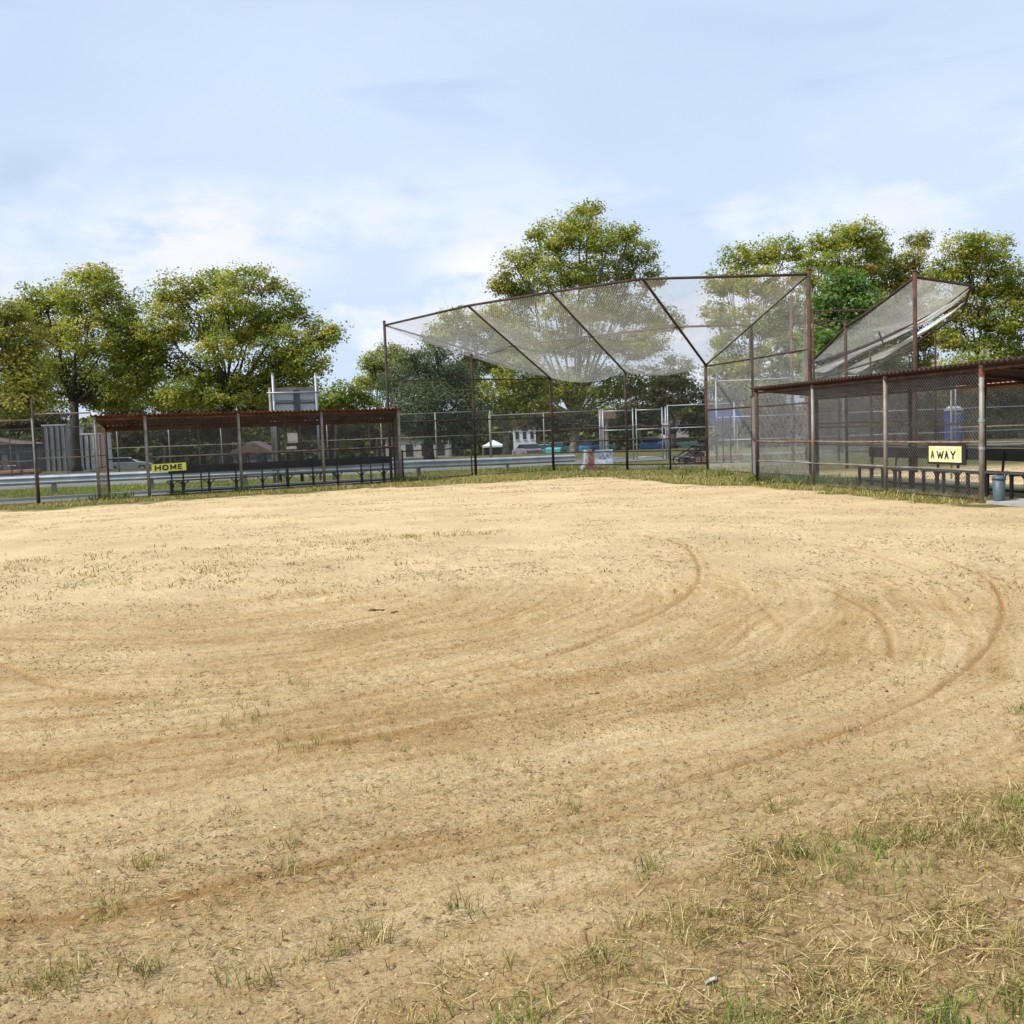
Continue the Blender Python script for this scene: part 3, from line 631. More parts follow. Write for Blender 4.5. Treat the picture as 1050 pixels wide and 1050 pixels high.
# verge under the guardrail and weeds at post feet
X = rng.uniform(-21, 5, 60000); Y = rng.uniform(33, 44.5, 60000)
lo = np.interp(X, [-21, -4, 5], [29.3, 37.8, 42]); hi_ = np.interp(X, [-21, -4, 5], [40.5, 43.6, 46.5]); k = (Y > lo) & (Y < hi_); X, Y = X[k], Y[k]
blades('verge_grass', X, Y, 0.16 * rng.uniform(0.4, 1.2, len(X)) * (0.5 + fbm(X, Y, 3, 8)), np.concatenate([PAL_GRN, PAL_GRN, PAL_MIX]), 0.016, 0.8, bend=0.6)
WX, WY = [], []
weeds = [(hp(0.0, -.1), 160, .30), (hp(0.5, .3), 120, .25), (hp(2.2, -.1), 60, .15), (hp(4.2, -.1), 90, .2), (hp(9.6, -.1), 160, .3), (hp(9.9, .2), 120, .3), (ap(0, .1), 120, .3), (ap(1.3, .5), 260, .5), (ap(2.4, .6), 260, .5), (ap(-3, .2), 90, .4), (ap(-5.5, .2), 90, .4), (Vector((1.6, 40.2, 0)), 150, .5), (Vector((0.4, 40.2, 0)), 150, .5), (Vector((5.6, 37.2, 0)), 60, .3)]
for p, n, s in weeds:
    WX += list(rng.normal(p.x, s, n)); WY += list(rng.normal(p.y, s * .6, n))
WX, WY = np.array(WX), np.array(WY)
blades('tall_weeds', WX, WY, rng.uniform(0.10, 0.34, len(WX)), PAL_GRN * 0.75, 0.030, 0.5, bend=0.5)
# pebbles and soil crumbs
def rocks(name, X, Y, S, pal, m='pebble'):
    n = len(X); z = gz(X, Y)[0]
    base = np.array([(1, 0, 0), (-.5, .87, 0), (-.5, -.87, 0), (0.1, 0.1, 0.75), (0.5, .8, .45), (-.9, 0, .4), (.5, -.8, .4)])
    fc = np.array([(0, 4, 3), (4, 1, 3), (1, 5, 3), (5, 2, 3), (2, 6, 3), (6, 0, 3), (0, 1, 4), (1, 2, 5), (2, 0, 6)])
    a = rng.uniform(0, 6.28, n); ca, sa = np.cos(a), np.sin(a)
    B = base[None] * rng.uniform(0.6, 1.3, (n, 7, 1)) * S[:, None, None]
    V = np.empty_like(B); V[..., 0] = B[..., 0] * ca[:, None] - B[..., 1] * sa[:, None] + X[:, None]; V[..., 1] = B[..., 0] * sa[:, None] + B[..., 1] * ca[:, None] + Y[:, None]; V[..., 2] = B[..., 2] * (0.7 if 'debris' in name else 1.0) + z[:, None] - 0.001
    Fc = (np.arange(n)[:, None, None] * 7 + fc[None]).reshape(-1, 3)
    col = pal[rng.integers(0, len(pal), n)] * rng.uniform(0.8, 1.2, (n, 1))
    return tag(link(name, arr_mesh(name, V.reshape(-1, 3), Fc, np.repeat(col, 7, 0)), M[m]), kind='stuff')
def lump_field(n, r0_, r1, thr, smin, smax, name, pal, pw=1.2):
    X, Y = wedge_pts(n, r0_, r1, -0.62, 0.62, pw)
    dxr = np.arctan2(Y - 12, X + 1.8); rd = np.hypot(Y - 12, X + 1.8)
    f = 0.5 * fbm(rd * 2.4, dxr * 3.5, 4, 23) + 0.5 * fbm(X * 1.6, Y * 1.6, 4, 24)
    k = (f + rng.normal(0, 0.035, n)) > thr; X, Y = X[k], Y[k]; k = ground_fields(X, Y)[0] > .7; X, Y = X[k], Y[k]
    rocks(name, X, Y, rng.uniform(smin, smax, len(X)) * (0.55 + 0.045 * np.hypot(X, Y)), pal)
lump_field(80000, 2.4, 13, 0.545, 0.003, 0.011, 'trampled_debris', np.array([(0.20, 0.145, 0.06), (0.15, 0.11, 0.04), (0.27, 0.18, 0.08), (0.33, 0.25, 0.12), (0.19, 0.17, 0.06)]))
lump_field(90000, 11, 34, 0.54, 0.003, 0.0145, 'trampled_debris', np.array([(0.30, 0.21, 0.10), (0.24, 0.17, 0.075), (0.36, 0.26, 0.13), (0.28, 0.23, 0.11)]), 1.0)
X, Y = wedge_pts(52000, 2.2, 13, -0.58, 0.58, 1.6)
rocks('soil_grit', X, Y, np.exp(rng.normal(math.log(0.0030), 0.40, len(X))), np.array([(0.46, 0.34, 0.20), (0.34, 0.23, 0.12), (0.26, 0.165, 0.08), (0.55, 0.44, 0.30), (0.40, 0.28, 0.15)]))
X, Y = wedge_pts(900, 2.2, 12, -0.58, 0.58, 1.3)
rocks('soil_crumbs', X, Y, rng.uniform(0.006, 0.014, len(X)), np.array([(0.30, 0.19, 0.10), (0.24, 0.15, 0.08), (0.40, 0.28, 0.16)]))
for px, py, s, lab in [(385, 626, .055, 'flat dark brown clod, left one of the dark pair on the infield'), (404, 627, .045, 'dark brown clod just right of its darker twin on the infield'), (608, 711, .026, 'small round brown clod lying on bare infield sand'), (845, 715, .022, 'small brown clod on the sand between two wheel ruts'), (909, 709, .02, 'tiny brown clod next to the long curved rut at right')]:
    p = ath(px, py); b = MB(); r_ = random.Random(px)
    import bmesh
    for q in range(7 if s > .03 else 3):
        c = Vector((p.x + r_.gauss(0, s * .75), p.y + r_.gauss(0, s * .35), 0)); c.z = float(gz(np.array([c.x]), np.array([c.y]))[0][0]) - 0.002
        bm = bmesh.new(); bmesh.ops.create_icosphere(bm, subdivisions=2, radius=1); n0 = len(b.v); sc = s * r_.uniform(.25, .55)
        for v in bm.verts:
            f = 1 + r_.uniform(-.28, .28); b.v.append(tuple(c + Vector((v.co.x * sc * f * 1.2, v.co.y * sc * f, v.co.z * sc * f * .6))))
        b.f += [tuple(n0 + v.index for v in f.verts) for f in bm.faces]; bm.free()
    tag(b.build('soil_clod', M['clod']), lab, 'clod', 'dark clods on the infield')
p = ath(729, 1011); z = float(gz(np.array([p.x]), np.array([p.y]))[0][0])
b = MB(); b.prism([(-.02, .0), (-.004, .009), (.014, .012), (.022, .008), (.022, .010), (.014, .014), (-.004, .011), (-.02, .002)], (p.x, p.y, z + 0.004), Vector((.85, .3, 0)), Z3 * .6, Vector((0.25, 0.97, 0)), 0.018)
tag(b.build('litter_scrap', M['litter']), 'pale grey scrap of card lying at the edge of the dry grass', 'litter')

# ------------------------------------------------------------------ corrugated roofs
def corrugated(parent, name, fn, t0, t1, d0, z0, d1, z1, wave, amp, m, th=0.012):
    n = int((t1 - t0) / wave * 8); V = []
    for i in range(n + 1):
        t = t0 + (t1 - t0) * i / n; w = amp * math.sin(2 * math.pi * (t - t0) / wave)
        for d, z in ((d0, z0), (d1, z1)):
            for e in (0, -th): V.append(tuple(fn(t, d, z + w + e)))
    Fc = []
    for i in range(n):
        q = i * 4; r_ = q + 4
        Fc += [(q, r_, r_ + 2, q + 2), (q + 1, q + 3, r_ + 3, r_ + 1), (q, q + 1, r_ + 1, r_), (q + 2, r_ + 2, r_ + 3, q + 3)]
    me = arr_mesh(name, V, Fc); o = link(name, me, m, parent); me.polygons.foreach_set('use_smooth', [i % 4 < 2 for i in range(len(me.polygons))]); return o
def bench(name, label, fn, t0, t1, d, face, legs):
    """face=-1: sitter looks towards smaller d (the field)"""
    root = thing(name, label, 'bench', fn(t0, d))
    X_ = (fn(1) - fn(0)); Y_ = (fn(0, 1) - fn(0))
    ax = (X_, Y_, Z3); L_ = t1 - t0; c = (t0 + t1) / 2
    MB().box(fn(c, d - face * 0.23, 0.80), (L_, 0.04, 0.24), ax).build('backrest', M['bench_black'], root, bevel=0.01)
    for k_ in (0, 1, 2): MB().box(fn(c, d + face * (0.02 + k_ * 0.12) - face * 0.10, 0.47), (L_, 0.105, 0.035), ax).build('seat_plank', M['bench_grey' if k_ == 2 else 'bench_black'], root, bevel=0.006)
    MB().box(fn(c, d - face * 0.14, 0.11), (L_, 0.05, 0.05), ax).build('base_rail', M['iron_black'], root)
    for t in legs:
        b = MB()
        b.box(fn(t, d - face * 0.16, 0.225), (0.07, 0.06, 0.45), ax)
        b.box(fn(t, d + face * 0.16, 0.225), (0.06, 0.05, 0.45), ax)
        b.box(fn(t, d, 0.435), (0.06, 0.40, 0.035), ax)
        b.tube([fn(t, d - face * 0.17, 0.42), fn(t, d - face * 0.19, 0.6), fn(t, d - face * 0.21, 0.9)], 0.026, 8)
        for s in (-1, 1):   # curved corner braces under the seat
            b.tube([fn(t + s * 0.02, d - face * 0.16, 0.24), fn(t + s * 0.06, d - face * 0.16, 0.36), fn(t + s * 0.17, d - face * 0.16, 0.445)], 0.017, 6)
        b.build('leg', M['iron_black'], root, smooth=False)
    return root

# ------------------------------------------------------------------ home dugout
hd = thing('home_dugout', 'long open dugout with rusty corrugated roof and wire front at left, holding the HOME sign', 'dugout', hp(0))
HT = [0.0, 1.40, 4.17, 6.84, 9.51]
for i, t in enumerate(HT):
    post(hd, hp(t), 2.44, 0.047 if i < 4 else 0.05, 'galv_pipe' if i < 4 else 'galv_pipe')
for t in (0.0, 9.51): post(hd, hp(t, 1.75), 2.22, 0.04, 'rust_pipe')
for t in (2.8, 5.6, 8.6): post(hd, hp(t, 1.75), 2.22, 0.026, 'galv_pipe')
rail(hd, hp(0, 0, 2.40), hp(9.51, 0, 2.42), 0.028, 'rust_pipe'); rail(hd, hp(0, 1.75, 2.20), hp(9.51, 1.75, 2.20), 0.028, 'rust_pipe')
rail(hd, hp(1.4, 0, 1.24), hp(4.17, 0, 1.24), 0.022, 'galv_pipe'); rail(hd, hp(4.17, 0, 1.24), hp(9.51, 0, 1.26), 0.022, 'rust_rail')
rail(hd, hp(1.4, 0, .09), hp(9.51, 0, .09), 0.016, 'dark_pipe')
for t in (0.0, 9.51):
    for z_ in (1.0, 1.35) if t == 0 else (1.3,): rail(hd, hp(t, 0, z_), hp(t, 1.75, z_), 0.02, 'rust_rail')
    rail(hd, hp(t, 0, 2.40), hp(t, 1.75, 2.20), 0.028, 'rust_pipe')
rail(hd, hp(0, 1.75, 1.2), hp(9.51, 1.75, 1.2), 0.018, 'dark_pipe')
for t in np.linspace(0.8, 8.8, 7): rail(hd, hp(t, -0.05, 2.42), hp(t, 1.8, 2.21), 0.025, 'rust_pipe', name='rafter')
for i in range(1, 4): vnet(hd, hp(HT[i]), hp(HT[i + 1]), 0.05, 2.40, m='dark_wire', seed=i, ripple=0.05, sp=0.055, r=0.0030)
vnet(hd, hp(0, 1.75), hp(9.51, 1.75), 0.6, 2.2, m='dark_wire', sp=0.055, r=0.0026)
vnet(hd, hp(0), hp(0, 1.75), 0.05, 2.25, m='rust_wire', r=0.0024, sp=0.05); vnet(hd, hp(9.51), hp(9.51, 1.75), 0.05, 2.25, m='rust_wire', r=0.0024, sp=0.05)
corrugated(hd, 'roof', hp, -0.1, 9.65, -0.12, 2.53, 1.95, 2.25, 0.134, 0.022, M['roof_rust'])
MB().box(hp(4.77, 1.80, 2.14), (9.5, 0.05, 0.14), (uh, nh, Z3)).build('back_fascia', M['roof_rust'], hd)
bench('dugout_bench', 'long black bench inside the left dugout, behind the HOME sign', hp, 1.85, 9.35, 0.95, -1, [1.95, 2.3, 3.1, 3.95, 4.8, 5.65, 6.5, 7.35, 8.2, 9.0])

def letter_mesh(chars, o, X_, Y_, N_, h, th=0.008):
    """strokes of block capitals; each char drawn as thick bars"""
    G = {'H': [((0, 0), (0, 1)), ((1, 0), (1, 1)), ((0, .5), (1, .5))],
         'O': [((0.25, 0), (.75, 0)), ((.75, 0), (1, .25)), ((1, .25), (1, .75)), ((1, .75), (.75, 1)), ((.75, 1), (.25, 1)), ((.25, 1), (0, .75)), ((0, .75), (0, .25)), ((0, .25), (.25, 0))],
         'M': [((0, 0), (0, 1)), ((0, 1), (.5, .25)), ((.5, .25), (1, 1)), ((1, 1), (1, 0))],
         'E': [((0, 0), (0, 1)), ((0, 1), (.9, 1)), ((0, .5), (.75, .5)), ((0, 0), (.9, 0))],
         'A': [((0, 0), (.5, 1)), ((.5, 1), (1, 0)), ((.22, .34), (.78, .34))],
         'W': [((0, 1), (.27, 0)), ((.27, 0), (.5, .8)), ((.5, .8), (.73, 0)), ((.73, 0), (1, 1))],
         'Y': [((0, 1), (.5, .48)), ((1, 1), (.5, .48)), ((.5, .48), (.5, 0))]}
    res = []
    for ch, x0, w, sw in chars:
        b = MB()
        for k_, (p, q) in enumerate(G[ch]):
            P_ = o + X_ * (x0 + p[0] * w) + Y_ * (p[1] * h); Q_ = o + X_ * (x0 + q[0] * w) + Y_ * (q[1] * h)
            d = (Q_ - P_); l = d.length; d.normalize()
            b.box((P_ + Q_) / 2 + N_ * (0.0004 * k_), (l + sw * 0.85, sw, th), (d, N_.cross(d), N_))
        res.append((ch, b))
    return res
# HOME sign hung on the wire, its left end next to the second post
tilt = -0.035
sX = (uh + Z3 * 0.02).normalized(); sN = -nh; sY = Z3
pl = atY(156.3, 481.6, hp(1.6).y).z
c0 = hp(1.52, -0.07, 0.79)
hs = thing('home_sign', 'bright yellow sign with black letters HOME hung low on the left dugout wire', 'sign', c0)
MB().box(c0 + sX * 0.50 + Z3 * 0.115, (1.0, 0.012, 0.235), (sX, sN, Z3)).build('sign_board', M['sign_yellow'], hs)
for ch, b in letter_mesh([('H', 0.11, .135, .042), ('O', .33, .135, .042), ('M', .555, .14, .040), ('E', .78, .105, .038)], c0 + sN * 0.013 + Z3 * 0.055, sX, Z3, sN, 0.125): b.build('letter', M['letter_black'], hs)
for x in (0.1, 0.94): MB().tube([c0 + sX * x + Z3 * .225 , c0 + sX * x + nh * 0.05 + Z3 * 0.45], 0.004, 5).build('hanger_wire', M['dark_pipe'], hs)

# ------------------------------------------------------------------ away dugout
ad = thing('away_dugout', 'dark roofed dugout at right with wire front and pale end post, holding AWAY sign', 'dugout', ap(0))
AT = [0.0, 3.10, 6.22, 9.33]
post(ad, ap(0), 2.44, 0.055, 'rust_pipe'); post(ad, ap(AT[1]), 2.42, 0.042, 'galv_pipe'); post(ad, ap(AT[2]), 2.44, 0.045, 'galv_pipe'); post(ad, ap(AT[3]), 2.46, 0.048, 'galv_pipe')
post(ad, ap(13.2), 2.46, 0.045, 'galv_pipe')
for z_ in (1.0, 1.5): MB().tube([ap(AT[3], 0, z_ - .03), ap(AT[3], 0, z_ + .03)], 0.056, 12).build('post_clamp', M['new_galv'], ad)
MB().tube([ap(AT[3], 0, 2.28), ap(AT[3], 0, 2.47)], 0.053, 12).build('rust_collar', M['rust_rail'], ad)
for t in (0.0, 4.4, 7.0, 9.9, 13.2): post(ad, ap(t, 1.75), 2.2, 0.05, 'iron_black')
rail(ad, ap(0, 0, 2.40), ap(13.2, 0, 2.42), 0.028, 'rust_pipe'); rail(ad, ap(0, 1.75, 2.19), ap(13.2, 1.75, 2.19), 0.03, 'dark_pipe')
for i in range(3):
    rail(ad, ap(AT[i], 0, 1.11), ap(AT[i + 1], 0, 1.11), 0.022, 'rust_rail', sag=0.01, n=4); rail(ad, ap(AT[i], 0, .58), ap(AT[i + 1], 0, .59), 0.02, 'galv_pipe', sag=-0.01, n=4)
rail(ad, ap(0, 0, .07), ap(9.33, 0, .07), 0.016, 'dark_pipe')
for z_ in (0.95, 1.42): rail(ad, ap(0, 1.75, z_), ap(13.2, 1.75, z_), 0.02, 'galv_pipe')
for t in np.linspace(0.6, 12.8, 9): rail(ad, ap(t, -0.05, 2.42), ap(t, 1.8, 2.22), 0.03, 'dark_pipe', name='rafter')
for i in range(3): vnet(ad, ap(AT[i]), ap(AT[i + 1]), 0.05, 2.40, m='front_wire', seed=40 + i, r=0.0032, sp=0.060, ripple=0.05)
vnet(ad, ap(0, 1.75), ap(13.2, 1.75), 0.75, 2.2, m='dark_wire', seed=50, sp=0.055, r=0.0032)
vnet(ad, ap(0), ap(0, 1.75), 0.05, 2.3, m='wire')
corrugated(ad, 'roof', ap, -0.12, 13.6, -0.14, 2.53, 2.0, 2.27, 0.15, 0.026, M['roof_dark'])
for i in range(3):
    pass
fb = MB(); n_ = 400
def fasc(t): return 0.02 * math.sin(2 * math.pi * t / 0.15)
V = []; Fc = []
for i in range(n_ + 1):
    t = 5.7 + 7.6 * i / n_; w = fasc(t)
    V += [tuple(ap(t, 2.03 + w, 2.29)), tuple(ap(t, 2.03 + w, 2.12)), tuple(ap(t, 2.042 + w, 2.29)), tuple(ap(t, 2.042 + w, 2.12))]
    if i < n_:
        q = i * 4; r_ = q + 4; Fc += [(q, q + 1, r_ + 1, r_), (q + 2, r_ + 2, r_ + 3, q + 3), (q, r_, r_ + 2, q + 2), (q + 1, q + 3, r_ + 3, r_ + 1)]
link('back_fascia', arr_mesh('back_fascia', V, Fc), M['red_sheet'], ad)
bench('dugout_bench', 'long black bench inside the right dugout, behind the AWAY sign', ap, 3.1, 13.0, 1.25, -1, [3.3, 4.3, 5.0, 5.9, 6.6, 7.4, 8.0, 8.7, 9.3, 9.9, 10.6, 11.3, 12.0, 12.7])

sX = va; sN = -na_
c0 = ap(7.84, -0.06, 0.73)
bX = (sX - Z3 * 0.0).normalized()
as_ = thing('away_sign', 'pale yellow sign with black letters AWAY on the right dugout front', 'sign', c0)
MB().box(c0 + bX * 0.52 + Z3 * 0.15 - sN * 0.012, (1.16, 0.02, 0.39), (bX, sN, Z3)).build('shadow_board', M['board_black'], as_)  # black panel put in for the dark board shadow round the sign
MB().box(c0 + bX * 0.50 + Z3 * 0.15 + sN * 0.006, (1.0, 0.010, 0.30), (bX, sN, Z3)).build('sign_board', M['sign_cream'], as_)
for k_, (ch, b) in enumerate(letter_mesh([('A', 0.08, .09, .026), ('W', .27, .19, .028), ('A', .52, .09, .030), ('Y', .70, .12, .030)], c0 + sN * 0.016 + Z3 * 0.075, bX, Z3, sN, 0.125)): b.build('letter', M['letter_olive'] if k_ == 0 else M['letter_black'], as_)

bn = thing('trash_bin', 'small blue grey bin standing right beside the pale end post of the right dugout', 'bin', ap(9.62, 0.13))
c = ap(9.62, 0.13, 0.06)
MB().tube([c, c + Z3 * .02, c + Z3 * 0.38], [0.09, .095, 0.11], 20).build('bin_body', M['bin'], bn, smooth=True)
MB().tube([c + Z3 * 0.38, c + Z3 * .415, c + Z3 * 0.425, c + Z3 * .45], [0.12, .12, 0.11, 0.085], 20).build('lid', M['bin'], bn, smooth=True)

# ------------------------------------------------------------------ backstops
BS = thing('baseball_backstop', 'tall rusty backstop with overhanging pale wire hood behind home plate, in the middle', 'backstop', (1.67, 39.7, 0))
P = [Vector(p) for p in ((-4.3, 36.9, 0), (-1.28, 37.9, 0), (1.67, 39.7, 0), (4.25, 37.2, 0), (6.75, 35.0, 0), (7.6, 31.9, 0), (8.4, 28.6, 0))]
hh = [5.55, 4.62, 3.62, 3.62, 3.62, 4.62, 5.62]
pr = [.05, .05, .055, .045, .06, .05, .06]; pm = ['dark_pipe', 'dark_pipe', 'rust_pipe', 'dark_pipe', 'rust_pipe', 'dark_pipe', 'rust_pipe']
for p, h, r_, m_ in zip(P, hh, pr, pm): post(BS, p, h + (0.12 if p in (P[0], P[6]) else 0), r_, m_)
T = [p + Z3 * h for p, h in zip(P, hh)]
F1, F2, F3 = ath(480, 313.5, 5.6), ath(565, 299.5, 5.6), ath(659, 286, 5.6)
ft = [T[0], F1, F2, F3, T[6]]
for i in range(4): rail(BS, ft[i], ft[i + 1], 0.038, 'dark_pipe', name='hood_front_pipe')
for a_, b_ in ((T[0], T[1]), (T[1], T[2]), (F1, T[2]), (F2, T[3]), (F3, T[4]), (T[6], T[5]), (T[5], T[4])): rail(BS, a_, b_, 0.042 if a_ in (F1, F2, F3) else 0.03, 'dark_pipe', name='hood_rib')
mid = [T[1], (F1 + T[2]) / 2, (F2 + T[3]) / 2, (F3 + T[4]) / 2, T[5]]
for i in range(4): rail(BS, mid[i], mid[i + 1], 0.034, 'dark_pipe', name='hood_middle_pipe')
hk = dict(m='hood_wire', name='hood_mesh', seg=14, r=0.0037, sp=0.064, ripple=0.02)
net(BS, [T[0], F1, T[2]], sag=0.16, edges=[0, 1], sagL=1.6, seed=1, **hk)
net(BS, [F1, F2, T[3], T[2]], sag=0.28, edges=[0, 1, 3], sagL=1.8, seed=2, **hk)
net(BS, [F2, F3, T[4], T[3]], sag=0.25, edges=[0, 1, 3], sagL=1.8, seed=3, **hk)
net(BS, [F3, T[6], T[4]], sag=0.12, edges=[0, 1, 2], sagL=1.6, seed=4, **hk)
for i in range(6):
    a_, b_ = P[i], P[i + 1]
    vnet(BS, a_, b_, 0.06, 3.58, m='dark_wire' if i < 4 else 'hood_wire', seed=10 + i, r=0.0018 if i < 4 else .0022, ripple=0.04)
    if i in (0, 1, 4, 5):
        za, zb = hh[i], hh[i + 1]
        net(BS, [a_ + Z3 * 3.58, b_ + Z3 * 3.58] + ([b_ + Z3 * zb] if zb > 3.7 else []) + ([a_ + Z3 * za] if za > 3.7 else []), m='dark_wire' if i < 4 else 'hood_wire', r=0.0018)
    zs = (3.58, 2.1, 0.06) if i not in (2, 3) else (1.62, 1.16, 0.74, 0.27)
    for z_ in zs:
        if z_ == 3.58 and i in (2, 3): continue
        rail(BS, a_ + Z3 * z_, b_ + Z3 * z_, 0.024 if z_ > .1 else .016, 'dark_pipe')
rail(BS, P[3] + Z3 * 0 + (P[4] - P[3]) * .55, P[3] + (P[4] - P[3]) * .55 + Z3 * 1.62, 0.035, 'dark_pipe', name='brace')

HB = thing('neighbouring_backstop', 'second rusty backstop beyond the right dugout with torn sagging pale wire hood', 'backstop', (11.78, 29.74, 0))
B0, B1 = ath(938, 284, 5.6), ath(996, 293, 5.6); B2 = ath(987, 320, 5.6); Bm = ath(867, 335, 4.6); Bb = ath(829, 373, 3.65)
B15 = ath(1000, 303, 5.6) if False else (B1 * 0.55 + B2 * 0.45)
Bc = Vector((12.9, 40.2, 3.65)); Bd = Vector((15.4, 43.6, 3.65))
for p, h, r_, m_ in ((B0, 5.75, .06, 'rust_pipe'), (Bm, 4.75, .05, 'rust_pipe'), (Bb, 3.7, .05, 'rust_pipe'), (Bc, 3.7, .05, 'dark_pipe'), (Bd, 3.7, .05, 'dark_pipe')): post(HB, (p.x, p.y), h, r_, m_)
Bs = ath(959, 338, 4.6); post(HB, (Bs.x, Bs.y), 4.6, .035, 'dark_pipe')
for a_, b_ in ((B0, B1), (B1, B15), (B15, B2)): rail(HB, a_, b_, .045, 'dark_pipe', name='hood_front_pipe')
for a_, b_ in ((B0, Bm), (Bm, Bb), (B15, Bc), (B2, Bd)): rail(HB, a_, b_, .045, 'dark_pipe', name='hood_rib', n=6, sag=0.05)
rail(HB, B1, Bb, .045, 'dark_pipe', name='hood_rib', n=8, sag=0.35)
kq = Bm.lerp(Bb, 0.0); k2_ = Bm + Vector((1.25, 0.6, -0.02)); rail(HB, Bm, k2_, .03, 'dark_pipe', name='broken_pipe'); rail(HB, k2_, k2_ + Vector((.35, .4, -.55)), .03, 'dark_pipe', name='broken_pipe')
rail(HB, Vector((Bb.x, Bb.y, 3.0)), Vector((B0.x, B0.y, 3.55)), .03, 'dark_pipe')
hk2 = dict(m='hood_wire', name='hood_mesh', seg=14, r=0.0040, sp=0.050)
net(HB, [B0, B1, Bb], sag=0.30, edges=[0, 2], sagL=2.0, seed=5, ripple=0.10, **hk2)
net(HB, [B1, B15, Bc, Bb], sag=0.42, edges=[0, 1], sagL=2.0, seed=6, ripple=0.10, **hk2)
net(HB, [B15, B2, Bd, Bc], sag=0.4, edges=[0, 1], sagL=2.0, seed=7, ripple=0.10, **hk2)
g0 = lambda p: Vector((p.x, p.y, 0))
for a_, b_, za, zb in ((B0, Bm, 5.6, 4.6), (Bm, Bb, 4.6, 3.65), (Bb, Bc, 3.65, 3.65), (Bc, Bd, 3.65, 3.65)):
    net(HB, [g0(a_) + Z3 * .06, g0(b_) + Z3 * .06, g0(b_) + Z3 * zb, g0(a_) + Z3 * za], m='wire', r=0.0019)
    rail(HB, g0(a_) + Z3 * 1.5, g0(b_) + Z3 * 1.5, .022, 'dark_pipe')
# two tall bare poles and cross pipes between the backstops
for px, py, Y_, lab in ((811, 303, 41, 'bare rusty pole rising behind the right dugout, left one of two'), (825, 313, 42, 'bare rusty pole rising behind the right dugout, right one of two')):
    p = atY(px, py, Y_); o = MB().tube([(p.x, p.y, -.2), (p.x, p.y, 1.2), (p.x, p.y, p.z)], [.075, .07, .055], 10).build('rusty_pole', M['rust_pipe'], smooth=True)
    tag(o, lab, 'pole', 'bare rusty poles')
xf = thing('pipe_frame', 'rusty pipe cross frame in front of the bright green bush', 'frame', (9.7, 36, 0))
for (x1, y1, x2, y2) in ((833, 319, 892, 318), (833, 330, 868, 329), (834, 331, 862, 340)):
    a_ = atY(x1, y1, 36); b_ = atY(x2, y2, 38); rail(xf, a_, b_, .03, 'rust_pipe')
for x1 in (833.5, 892): 
    a_ = atY(x1, 320, 36 if x1 < 850 else 38); post(xf, (a_.x, a_.y), a_.z, .035, 'rust_pipe')

# ------------------------------------------------------------------ fences
def fence(name, label, pts, h, sp, mesh_m='dark_wire', pm='galv_pipe', rails=(0.06, 1.0), r=0.03, wr=0.0018, wsp=0.05, group=None, top=True, z0=0.0, cat='fence', posts=True):
    root = thing(name, label, cat, (pts[0][0], pts[0][1], 0), group)
    for i in range(len(pts) - 1):
        a = Vector((*pts[i], 0)); b = Vector((*pts[i + 1], 0)); n = max(1, round((b - a).length / sp))
        for k_ in range(n + (1 if i == len(pts) - 2 else 0)):
            if posts: post(root, a.lerp(b, k_ / n), h, r, pm)
        for z_ in rails: rail(root, a + Z3 * z_, b + Z3 * z_, r * .6, pm)
        if top: rail(root, a + Z3 * (h - .02), b + Z3 * (h - .02), r * .7, pm)
        vnet(root, a, b, .04, h - .03, m=mesh_m, r=wr, sp=wsp)
    return root
fence('chain_link_fence', 'chain link fence with rusty post running left from the left dugout to the frame edge', [tuple(hp(-6.6).xy), tuple(hp(-1.65).xy)], 2.45, 4.9, rails=(1.28,), pm='galv_pipe', r=.032, wr=.003, wsp=.055)
f2 = fence('chain_link_fence', 'short taller chain link panel between the tall post and the left dugout end post', [tuple(hp(-1.62).xy), tuple(hp(-.07).xy)], 2.62, 3.0, rails=(1.34, .9), pm='galv_pipe', posts=False, wr=.0032, wsp=.055)
post(f2, hp(-1.62), 3.02, .030, 'dark_pipe'); MB().tube([hp(-1.62, 0, 0), hp(-1.62, 0, 1.25)], .046, 12).build('rusty_sleeve', M['rust_pipe'], f2, smooth=True)
fence('chain_link_fence', 'low chain link fence joining the left dugout to the middle backstop', [tuple(hp(9.6).xy), (-1.42, 37.75)], 1.1, 2.6, rails=(.06,), pm='dark_pipe', r=.03)
fence('chain_link_fence', 'tall chain link side fence between the middle backstop and the right dugout', [(7.5, 31.7), (6.72, 27.75)], 2.42, 4.0, rails=(.06, 1.1), mesh_m='wire', pm='rust_pipe', r=.03, wr=.002)
